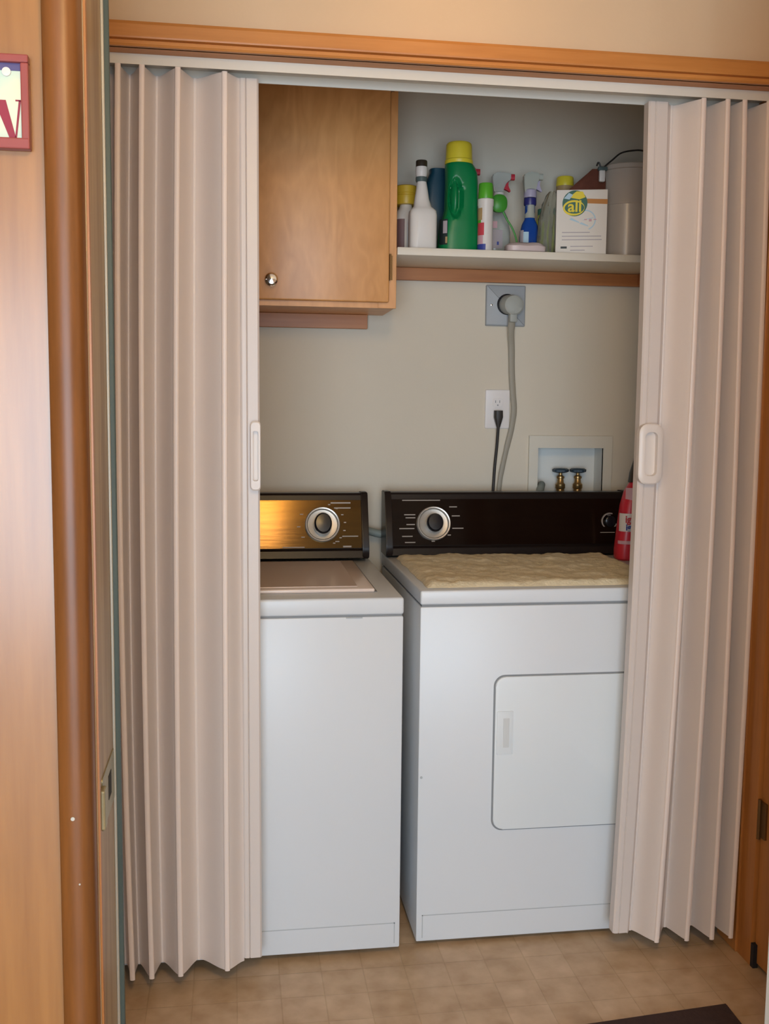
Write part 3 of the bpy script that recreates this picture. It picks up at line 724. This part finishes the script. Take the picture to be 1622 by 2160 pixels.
# white flip-top bottle
t = thing('white_bottle', 'white long-necked plastic bottle with a dark cap, leftmost at the shelf front', 'bottle', (.541, 2.955, S))
bm = bmesh.new(); c = (.541, 2.955)
loft(bm, [(S, *c, .036, .026, 4), (S+.004, *c, .040, .029, 4), (S+.100, *c, .040, .029, 4), (S+.112, *c, .0385, .028, 3.6), (S+.118, *c, .033, .025, 3), (S+.124, .540, c[1], .0265, .021, 2.6), (S+.145, .538, c[1], .0215, .018, 2.2), (S+.170, .538, c[1], .0175, .016, 2), (S+.196, .537, c[1], .0135, .014, 2), (S+.198, .537, c[1], .010, .010, 2)], 36)
obj('body', bm, 'p_white', t, True)
bm = bmesh.new(); lathe(bm, .536, c[1], [(.0150, S+.194), (.0165, S+.197), (.0165, S+.207), (.012, S+.209)], 28); obj('collar', bm, 'strip', t, True)
bm = bmesh.new(); lathe(bm, .536, c[1], [(.012, S+.205), (.0165, S+.212), (.0175, S+.226), (.0165, S+.236), (.014, S+.237)], 28); obj('spout', bm, 'p_white', t, True)
bm = bmesh.new(); lathe(bm, .536, c[1], [(.0165, S+.2365), (.0165, S+.252), (.0150, S+.254), (.001, S+.2545)], 28); obj('cap', bm, 'p_black', t, True, label='dark brown cap')

# jug with amber cap at far left, behind
t = thing('amber_capped_jug', 'purple-labelled jug with a ribbed amber cap, behind the white bottle beside the cabinet', 'jug', (.512, 3.075, S))
c = (.512, 3.075)
bm = bmesh.new(); loft(bm, [(S, *c, .030, .032, 3), (S+.004, *c, .034, .036, 3), (S+.105, *c, .034, .036, 3), (S+.128, *c, .030, .030, 2.5), (S+.140, *c, .021, .021, 2), (S+.152, *c, .018, .018, 2)], 32); b = obj('body', bm, 'p_white', t, True)
bm = bmesh.new(); wrap(bm, *c, .034, .036, 3, S+.008, S+.105, 178, 262); obj('label_wrap', bm, 'p_mauve', b)
bm = bmesh.new(); n = 48
R = [[(c[0]+r_*(1+.02*(i % 2))*math.cos(2*PI*i/n), c[1]+r_*(1+.02*(i % 2))*math.sin(2*PI*i/n), S+z) for i in range(n)] for r_, z in ((.034, .150), (.035, .152), (.0345, .176), (.0325, .178), (.0325, .182), (.0345, .184), (.034, .203), (.030, .206))]
rings(bm, R); obj('cap', bm, 'p_amber', t, True, label='two-tier amber cap')

# teal bottle behind green
t = thing('teal_bottle', 'dark teal wide-shouldered bottle half hidden behind the green detergent bottle', 'bottle', (.612, 3.075, S))
c = (.612, 3.075)
bm = bmesh.new(); loft(bm, [(S, *c, .030, .024, 3), (S+.004, *c, .034, .028, 3), (S+.060, *c, .034, .028, 3), (S+.120, .608, c[1], .034, .028, 3), (S+.150, .603, c[1], .040, .028, 3), (S+.215, .604, c[1], .037, .028, 3), (S+.245, .608, c[1], .026, .026, 3), (S+.258, .608, c[1], .026, .026, 3), (S+.260, .608, c[1], .020, .020, 3)], 32)
obj('body', bm, 'p_teal', t, True)

# green detergent bottle
t = thing('green_detergent_bottle', 'tall green detergent bottle with a bright yellow cap, tallest on the shelf', 'bottle', (.652, 2.975, S))
bm = bmesh.new(); cy = 2.975
sec = [(0, .650, .052, .040, 3.2), (.005, .650, .058, .045, 3.2), (.060, .651, .0572, .045, 3.2), (.095, .653, .055, .045, 3), (.120, .6555, .0505, .044, 3), (.150, .657, .0475, .043, 3), (.200, .6575, .0465, .042, 3), (.225, .656, .0450, .040, 3), (.240, .652, .041, .038, 2.6), (.250, .650, .0395, .0375, 2.3), (.256, .650, .034, .034, 2), (.262, .650, .033, .033, 2)]
sec = [(0, .650, .052, .040, 3.2), (.005, .650, .058, .045, 3.2), (.050, .651, .0575, .045, 3.2), (.085, .6535, .0545, .045, 3), (.105, .656, .0500, .044, 3), (.125, .6575, .0475, .043, 3), (.200, .6580, .0465, .042, 3), (.225, .6565, .0455, .041, 3), (.240, .6535, .0435, .040, 2.6), (.249, .651, .0415, .039, 2.3), (.256, .650, .036, .036, 2), (.262, .650, .033, .033, 2)]
fine = []
for A, Bq in zip(sec, sec[1:]):
    m_ = max(1, int((Bq[0]-A[0])/.004))
    for k in range(m_): fine.append(tuple(A[q]+(Bq[q]-A[q])*k/m_ for q in range(5)))
fine.append(sec[-1])
loft(bm, [(S+z, cx, cy, hx, hy, p) for z, cx, hx, hy, p in fine], 120)
for v in bm.verts:       # grip pressed into the front left, with a handle bulge inside it
    x, y, z = v.co
    if y < cy:
        q = ((x-.634)/.021)**2+((z-(S+.150))/.060)**2
        if q < 1: v.co.y += .015*min(1, (1-q)*2.2)
        q = ((x-.632)/.012)**2+((z-(S+.155))/.046)**2
        if q < 1: v.co.y -= .017*(1-q)**.5
b = obj('body', bm, 'p_green', t, True)
bm = bmesh.new(); wrap(bm, .651, cy, .0572, .045, 3.2, S+.018, S+.090, 185, 236, .0012); lb = obj('label_wrap', bm, 'l_black', b)
bm = bmesh.new(); wrap(bm, .651, cy, .0572, .045, 3.2, S+.050, S+.085, 215, 235, .0018); obj('label_patch', bm, 'l_grey', lb)
bm = bmesh.new(); wrap(bm, .651, cy, .0572, .045, 3.2, S+.022, S+.040, 228, 236, .0020); obj('label_patch', bm, 'l_tan', lb)
bm = bmesh.new(); n = 60
prof = [(.0400, .252), (.0410, .254), (.0410, .262), (.0385, .265), (.0375, .300), (.0365, .308), (.0330, .312), (.001, .3125)]
rings(bm, [[(.6495+r_*(1+.012*(i % 2))*math.cos(2*PI*i/n), cy+r_*(1+.012*(i % 2))*math.sin(2*PI*i/n), S+z) for i in range(n)] for r_, z in prof])
obj('cap', bm, 'p_yellow', t, True, label='bright yellow measuring cap')

# spray bottle helper
def spray(name, label, x, y, body, hx, hy, hbody, hneck, head_z, dirx, mats, nozzle=True, neck_r=.013, collar='p_white', hl=.045, labs=()):
    t = thing(name, label, 'spray bottle', (x, y, S))
    bm = bmesh.new()
    loft(bm, [(S, x, y, hx*.92, hy*.92, 3), (S+.004, x, y, hx, hy, 3), (S+hbody*.55, x, y, hx, hy, 3), (S+hbody*.85, x, y, hx*.80, hy*.85, 2.6), (S+hbody, x, y, hx*.52, hy*.6, 2.2), (S+hneck, x, y, neck_r, neck_r, 2)], 32)
    b = obj('body', bm, body, t, True)
    for (mm, a0, a1, z0, z1) in labs:
        bm = bmesh.new(); wrap(bm, x, y, hx, hy, 3, S+z0, S+z1, a0, a1, .0010); obj('label_wrap', bm, mm, b)
    bm = bmesh.new(); lathe(bm, x, y, [(neck_r+.003, S+hneck-.002), (neck_r+.004, S+hneck+.002), (neck_r+.0035, S+hneck+.018), (neck_r-.002, S+hneck+.020)], 28); obj('collar', bm, collar, t, True)
    hz = S+head_z; d = dirx
    bm = bmesh.new()
    pts = [(x-d*.016, S+hneck+.018), (x+d*.012, S+hneck+.018), (x+d*.016, hz-.030), (x+d*hl*.72, hz-.018), (x+d*hl*.72, hz), (x-d*.004, hz+.004), (x-d*.022, hz-.006), (x-d*.022, hz-.022)]
    poly_y(bm, pts, y-.011, y+.011); bmesh.ops.bevel(bm, geom=list(bm.edges), offset=.003, segments=2, affect='EDGES')
    hd = obj('spray_head', bm, mats[0], t, True)
    bm = bmesh.new(); loft(bm, [(x+d*(hl*.70), y, hz-.010, .0085, .009, 4), (x+d*(hl*.70+.012), y, hz-.010, .0085, .009, 4)], 16, 'x'); obj('nozzle', bm, mats[1], hd, True)
    bm = bmesh.new()
    pts = [(x+d*.014, hz-.026), (x+d*.030, hz-.020), (x+d*.026, hz-.036), (x+d*.036, hz-.052), (x+d*.033, hz-.055), (x+d*.020, hz-.046), (x+d*.010, hz-.046)]
    poly_y(bm, pts, y-.006, y+.006); bmesh.ops.bevel(bm, geom=list(bm.edges), offset=.0015, segments=2, affect='EDGES'); obj('trigger', bm, mats[2], hd, True)
    return t
spray('spray_bottle', 'spray bottle showing only its red nozzle, behind the green detergent bottle', .690, 3.055, 'p_white', .028, .024, .14, .17, .262, 1, ('p_red', 'p_red', 'p_red'), hl=.042)
spray('spray_bottle', 'clear spray bottle with red nozzle and trigger, between the aerosol can and the blue sprayer', .797, 3.075, 'p_clear', .036, .026, .145, .180, .256, 1, ('p_clear', 'p_red', 'p_red'), hl=.050,
      labs=(('l_grey', 235, 275, .03, .085), ('l_pink', 236, 262, .09, .11), ('l_navy', 262, 268, .04, .05)))
# aerosol can
t = thing('aerosol_can', 'slim white aerosol can with a lime green cap, right of the green detergent bottle', 'aerosol can', (.722, 2.935, S))
c = (.722, 2.935)
bm = bmesh.new(); lathe(bm, *c, [(.0205, S), (.022, S+.002), (.022, S+.128), (.0235, S+.131), (.0235, S+.148), (.019, S+.150)], 36); b = obj('body', bm, 'p_white', t, True)
for mm, a0, a1, z0, z1 in (('l_tan', 182, 232, .088, .122), ('p_lime', 182, 222, .070, .088), ('l_red', 190, 248, .045, .080), ('l_pink', 185, 240, .020, .045), ('l_navy', 182, 262, .003, .020)):
    bm = bmesh.new(); wrap(bm, *c, .022, .022, 2, S+z0, S+z1, a0, a1, .0007 if mm != 'l_red' else .0011); obj('label_wrap', bm, mm, b)
bm = bmesh.new(); lathe(bm, *c, [(.0215, S+.1495), (.0220, S+.152), (.0205, S+.190), (.0190, S+.193), (.001, S+.1935)], 36); obj('cap', bm, 'p_lime', t, True, label='lime green cap')
# round green brush with a curved stem
t = thing('green_scrubber', 'round green scrubber head on a thin curved green stem, behind the aerosol can', 'scrubber', (.826, 3.00, S))
bm = bmesh.new(); loft(bm, [(3.004, .776, S+.150, .018, .018, 2), (2.996, .776, S+.150, .024, .026, 2.4), (2.984, .776, S+.150, .024, .026, 2.4), (2.978, .776, S+.150, .017, .018, 2)], 28, 'y'); obj('head', bm, 'p_limedark', t, True)
bm = bmesh.new(); tube(bm, [(.788, 2.99, S+.128), (.802, 2.99, S+.104), (.817, 2.99, S+.082), (.829, 2.99, S+.055), (.834, 2.99, S+.028), (.834, 2.992, S+.004)], .0028, 8); obj('stem', bm, 'p_limedark', t, True)
# pink wrapped pack
bm = bmesh.new(); loft(bm, [(S, .842, 2.935, .050, .026, 4), (S+.004, .842, 2.935, .0575, .032, 4), (S+.018, .842, 2.935, .0585, .033, 4), (S+.026, .842, 2.935, .050, .026, 4), (S+.029, .842, 2.935, .030, .015, 3)], 40)
for v in bm.verts: v.co.z += .003*noise.noise(v.co*40) if v.co.z > S+.01 else 0
tag(obj('wrapped_sponge', bm, 'p_pink', smooth=True, origin=(.842, 2.935, S)), 'low pinkish plastic-wrapped pack lying at the shelf front', 'sponge pack')
# blue window cleaner
t = spray('spray_bottle', 'blue spray bottle with navy collar and frosted head, left of the carton', .882, 3.03, 'p_blue', .030, .022, .115, .158, .250, 1, ('p_frost', 'p_frost', 'p_lilac'), neck_r=.015, collar='p_navy', hl=.036,
      labs=(('l_blue', 228, 262, .02, .075), ('l_grey', 182, 228, .0, .080)))
bm = bmesh.new(); lathe(bm, .882, 3.03, [(.0165, S+.118), (.0150, S+.135), (.0150, S+.158)], 28); obj('neck_band', bm, 'p_frost', t, True)
bm = bmesh.new(); lathe(bm, .882, 3.03, [(.0190, S+.178), (.0195, S+.182), (.0185, S+.200), (.014, S+.203)], 28); obj('upper_collar', bm, 'p_lilac', t, True)
# yellow-green bottle
t = thing('yellow_green_bottle', 'slim yellow-green printed bottle between the blue spray bottle and the clear bag', 'bottle', (.932, 3.085, S))
bm = bmesh.new(); loft(bm, [(S, .932, 3.085, .018, .018, 2), (S+.10, .932, 3.085, .0185, .0185, 2), (S+.130, .933, 3.085, .011, .011, 2), (S+.140, .934, 3.085, .009, .009, 2)], 24); obj('body', bm, 'p_ygreen', t, True)
bm = bmesh.new(); lathe(bm, .934, 3.085, [(.011, S+.139), (.011, S+.156), (.008, S+.158)], 20); obj('cap', bm, 'l_green', t, True)
# yellow-capped bottle behind the carton
t = thing('yellow_capped_bottle', 'bottle with a flat yellow cap showing above the carton', 'bottle', (1.012, 3.10, S))
bm = bmesh.new(); loft(bm, [(S, 1.012, 3.10, .030, .026, 3), (S+.13, 1.012, 3.10, .031, .027, 3), (S+.20, 1.012, 3.10, .026, .024, 2.4), (S+.232, 1.012, 3.10, .026, .025, 2)], 28); obj('body', bm, 'l_tan', t, True)
bm = bmesh.new(); lathe(bm, 1.012, 3.10, [(.0265, S+.231), (.027, S+.234), (.026, S+.256), (.024, S+.259), (.001, S+.2595)], 28); obj('cap', bm, 'p_yellow', t, True, label='flat yellow cap')
# clear bag
bm = bmesh.new(); R = []
for z, hx, hy, cx in ((0, .030, .028, .952), (.01, .036, .034, .952), (.06, .036, .034, .953), (.11, .034, .030, .955), (.15, .028, .024, .960), (.178, .020, .014, .966), (.19, .013, .007, .970)):
    R.append([(cx-.032+hx*.70*(1+.16*math.sin(5*a+z*70)+.07*math.sin(11*a-z*90))*math.cos(a), 2.985+hy*(1+.16*math.cos(4*a+z*60)+.07*math.sin(9*a))*math.sin(a), S+z) for a in [2*PI*i/72 for i in range(72)]])
rings(bm, R); tag(obj('clear_plastic_bag', bm, 'bag_clear', smooth=True, origin=(.918, 2.985, S)), 'crumpled clear plastic bag standing left of the carton', 'bag')
# maroon bag
bm = bmesh.new(); R = []
for k, (z, x0, x1, hy) in enumerate(((0, 1.005, 1.085, .010), (.02, 1.00, 1.092, .011), (.10, .992, 1.098, .0115), (.17, .982, 1.102, .011), (.20, .990, 1.104, .010), (.225, 1.018, 1.104, .009), (.248, 1.045, 1.100, .007), (.262, 1.060, 1.090, .004))):
    cx, hx = (x0+x1)/2, (x1-x0)/2
    R.append([(cx+hx*math.cos(a), 2.992+hy*(1+.12*math.sin(6*a+z*40))*math.sin(a), S+z) for a in [2*PI*i/32 for i in range(32)]])
rings(bm, R); tag(obj('maroon_bag', bm, 'p_maroon', smooth=True, origin=(1.045, 2.992, S)), 'crumpled maroon plastic bag rising to a point behind the carton', 'bag')

# carton
t = thing('detergent_carton', 'white detergent carton with yellow letters on a dark oval, at the shelf front', 'box', (1.010, 2.935, S))
yf = 2.918
b = obj('carton', box(bmesh.new(), .9370, 1.0835, yf, yf+.042, S, S+.185, bev=.0012), 'card', t)
def ell(cx, cz, rx, rz, a0=0, a1=360, n=36, rot=0):
    return [(cx+rx*math.cos(math.radians(a))*math.cos(rot)-rz*math.sin(math.radians(a))*math.sin(rot), cz+rx*math.cos(math.radians(a))*math.sin(rot)+rz*math.sin(math.radians(a))*math.cos(rot)) for a in [a0+(a1-a0)*k/n for k in range(n)]]
bm = bmesh.new(); poly_y(bm, [(1.022, S+.159), (1.0835, S+.157), (1.0835, S+.143), (1.020, S+.146)], yf-.0005, yf); obj('orange_band', bm, 'l_orange', b)
bm = bmesh.new(); poly_y(bm, ell(.990, S+.146, .036, .037), yf-.0009, yf); lg = obj('logo_oval', bm, 'l_green', b)
bm = bmesh.new(); poly_y(bm, ell(.987, S+.133, .031, .022), yf-.0012, yf); obj('logo_sun', bm, 'l_yellow', lg)
bm = bmesh.new(); poly_y(bm, [(.972, S+.163), (.994, S+.180), (1.012, S+.179), (1.020, S+.163), (1.003, S+.157)], yf-.0012, yf); obj('logo_patch', bm, 'l_yellow', lg)
bm = bmesh.new(); poly_y(bm, [(.958, S+.160), (.972, S+.176), (.984, S+.170), (.974, S+.157)], yf-.0013, yf); obj('logo_patch', bm, 'l_blue', lg)
bm = bmesh.new(); poly_y(bm, ell(.989, S+.133, .028, .0165), yf-.0014, yf); obj('logo_inner', bm, 'l_green', lg)
text_mesh('lettering', 'all', .046, 'l_yellow', lg, (.990, yf-.0018, S+.136), bold=.0009, sx=1.02)
bm = bmesh.new()
for (xa, xb, za, zb_, th) in ((.975, 1.004, .100, .090, .005), (1.004, 1.030, .088, .080, .004), (1.012, 1.045, .097, .104, .003)):
    poly_y(bm, [(xa, S+za), (xb, S+zb_), (xb, S+zb_+th*.5), (xa+.006, S+za+th)], yf-.0007, yf)
Rr = []
for i in range(26):
    a = math.radians(-70+i*8); Rr.append([(1.022+.026*math.cos(a), yf-.0006, S+.098+.026*math.sin(a)), (1.022+.029*math.cos(a), yf-.0006, S+.098+.029*math.sin(a)), (1.022+.029*math.cos(a), yf+.0002, S+.098+.029*math.sin(a)), (1.022+.026*math.cos(a), yf+.0002, S+.098+.026*math.sin(a))])
rings(bm, Rr); obj('swirl_print', bm, 'l_blue', b)
bm = bmesh.new()
for k, wv in enumerate((.012, .016, .010)): box(bm, 1.018+k*.0135, 1.026+k*.0135, yf-.0008, yf, S+.098-(k % 2)*.004, S+.101)
obj('small_print', bm, 'l_pink', b)
bm = bmesh.new()
for z, xb in ((.062, 1.035), (.051, 1.068), (.041, 1.070), (.022, 1.045), (.011, 1.022)): box(bm, .955 if z > .03 else .980, xb, yf-.0006, yf, S+z, S+z+.0022)
obj('small_print', bm, 'l_grey', b)
bm = bmesh.new(); box(bm, .952, .970, yf-.0006, yf, S+.017, S+.023); obj('small_print', bm, 'l_black', b)

t.rotation_euler.z = math.radians(-15)

# pail
t = thing('beige_pail', 'beige plastic pail with a dark wire bail, at the right end of the shelf', 'pail', (1.193, 3.045, S))
c = (1.193, 3.045)
def ringpts(r_, z): return (z, *c, r_, r_, 2)
bm = bmesh.new()
prof = [(.080, 0), (.084, .003), (.0905, .160), (.0925, .162), (.0925, .166), (.0910, .170), (.0935, .262), (.0985, .264), (.0985, .276), (.0955, .279), (.0925, .276), (.0900, .170), (.080, .008)]
n = 56; L = [[bm.verts.new((c[0]+r_*math.cos(2*PI*i/n), c[1]+r_*math.sin(2*PI*i/n), S+z)) for i in range(n)] for r_, z in prof]
for A, Bq in zip(L, L[1:]):
    for i in range(n): k = (i+1) % n; bm.faces.new((A[i], A[k], Bq[k], Bq[i]))
bm.faces.new(L[0]); bm.faces.new(list(reversed(L[-1])))
obj('tub', bm, 'bucket', t, True)
ex, ey, ez = c[0]-.098, c[1]-.035, S+.232
bm = bmesh.new(); box(bm, ex-.022, ex-.004, ey-.048, ey-.036, ez-.012, ez+.024, bev=.004); obj('bail_grip', bm, 'p_white', t, True)
bm = bmesh.new(); pts = [(ex-.030, ey-.042, ez+.034), (ex-.024, ey-.042, ez+.044), (ex-.014, ey-.042, ez+.026), (ex-.002, ey-.040, ez+.036), (ex+.022, ey-.034, ez+.056), (ex+.050, ey-.024, ez+.078), (ex+.085, ey-.020, ez+.088), (ex+.125, ey-.01, ez+.092), (ex+.165, ey+.010, ez+.082), (ex+.192, ey+.030, ez+.050), (ex+.198, ey+.045, ez+.010)]
tube(bm, pts, .0026, 8); obj('bail', bm, 'black_cord', t, True, label='dark wire carrying handle')
bm = bmesh.new(); box(bm, ex-.026, ex+.002, ey-.050, ey-.036, ez+.020, ez+.032, bev=.003); obj('bail_clip', bm, 'strip', t, True)

# red bottle on the dryer
t = thing('red_laundry_bottle', 'red and white laundry bottle with a black top, standing on the dryer right end', 'bottle', (1.222, 2.90, .922))
ZD = .9225; c = (1.186, 2.90)
t.location = (c[0], c[1], ZD)
K = .80
bm = bmesh.new(); loft(bm, [(ZD+z, c[0]+dx, c[1], hx*K, hy, p) for z, dx, hx, hy, p in ((0, 0, .058, .032, 3), (.005, 0, .063, .036, 3), (.03, 0, .0635, .036, 3), (.10, .003, .059, .036, 3), (.165, .004, .052, .034, 2.6), (.205, .007, .044, .028, 2.3), (.228, .010, .032, .022, 2), (.236, .011, .026, .020, 2))], 36)
b = obj('body', bm, 'p_redjug', t, True)
bm = bmesh.new(); lathe(bm, c[0]+.011, c[1], [(.027, ZD+.234), (.024, ZD+.262), (.013, ZD+.30), (.008, ZD+.335), (.004, ZD+.345)], 24); obj('cap', bm, 'p_black', t, True, label='pointed black top')
bm = bmesh.new(); wrap(bm, c[0]+.006, c[1], .037, .0300, 2.4, ZD+.178, ZD+.218, 205, 300, .002); obj('label_wrap', bm, 'l_pink', b)
bm = bmesh.new(); wrap(bm, c[0]+.003, c[1], .0475, .0365, 3, ZD+.088, ZD+.142, 190, 300, .0016); obj('label_wrap', bm, 'p_white', b)
bm = bmesh.new(); wrap(bm, c[0]+.001, c[1], .0505, .0365, 3, ZD+.050, ZD+.060, 196, 300, .0016); obj('label_wrap', bm, 'l_pink', b)
text_mesh('lettering', 'ight', .030, 'l_red', b, (c[0]-.018, c[1]-.0405, ZD+.125), sx=.9, bold=.0008)
text_mesh('lettering', 'ight', .026, 'l_navy', b, (c[0]-.018, c[1]-.0405, ZD+.101), sx=.9, bold=.0008)

# ------------------------------------------------------------------ sign on the panelled wall
sg = thing('framed_sign', 'small maroon-framed sign with a red letter on the wooden wall at left', 'sign', (-.34, 1.54, 1.72))
x0, x1, z0, z1 = -.420, -.2815, 1.725, 1.853
bm = bmesh.new(); fw = .011
box(bm, x0, x1, 1.524, 1.540, z1-fw, z1, bev=.002); box(bm, x0, x1, 1.523, 1.540, z0, z0+fw+.004, bev=.002); box(bm, x0, x0+fw, 1.524, 1.540, z0+fw, z1-fw, bev=.002); box(bm, x1-fw, x1, 1.524, 1.540, z0+fw, z1-fw, bev=.002)
obj('frame', bm, 'sign_frame', sg)
p = obj('picture', B(x0+fw-.002, x1-fw+.002, 1.532, 1.539, z0+fw-.002, z1-fw+.002), 'sign_bg', sg)
obj('top_band', B(x0+fw, x1-fw, 1.531, 1.533, z1-fw-.010, z1-fw), 'sign_blue', p)
bm = bmesh.new(); disc_y(bm, -.312, z1-fw-.012, [(.006, 1.5325), (.006, 1.5295), (.001, 1.529)], 20); obj('ornament', bm, 'plate_white', p)
# red letter W
def ow(pts, nm='letter'):
    bm = bmesh.new(); poly_y(bm, pts, 1.5312, 1.533); return bm
zb_, zt_ = z0+fw+.002, z0+fw+.056
bm = bmesh.new()
for dx in (0, -.036):
    poly_y(bm, [(-.330+dx, zt_), (-.314+dx, zt_), (-.3005+dx, zb_), (-.309+dx, zb_)], 1.5312, 1.533)
    poly_y(bm, [(-.303+dx, zb_), (-.3005+dx, zb_), (-.2935+dx, zt_), (-.2965+dx, zt_)], 1.5312, 1.533)
poly_y(bm, [(-.301, zt_-.001), (-.2925, zt_-.001), (-.2925, zt_+.001), (-.301, zt_+.001)], 1.5312, 1.533)
poly_y(bm, [(-.372, zt_-.001), (-.345, zt_-.001), (-.345, zt_+.001), (-.372, zt_+.001)], 1.5312, 1.533)
obj('letter', bm, 'sign_red', p, label='dark red capital W')

# ------------------------------------------------------------------ rug
bm = bmesh.new(); pts = [(.20, 1.99), (1.119, 2.078), (1.100, 1.25), (.20, 1.20)]
a = [bm.verts.new((x, y, .001)) for x, y in pts]; b = [bm.verts.new((x, y, .010)) for x, y in pts]
bm.faces.new(a); bm.faces.new(list(reversed(b)))
for i in range(4): k = (i+1) % 4; bm.faces.new((a[i], b[i], b[k], a[k]))
bmesh.ops.bevel(bm, geom=list(bm.edges), offset=.003, segments=2, affect='EDGES')
tag(obj('floor_mat', bm, 'rug', origin=(.65, 1.6, 0)), 'dark brown doormat on the vinyl floor in front of the closet', 'rug')
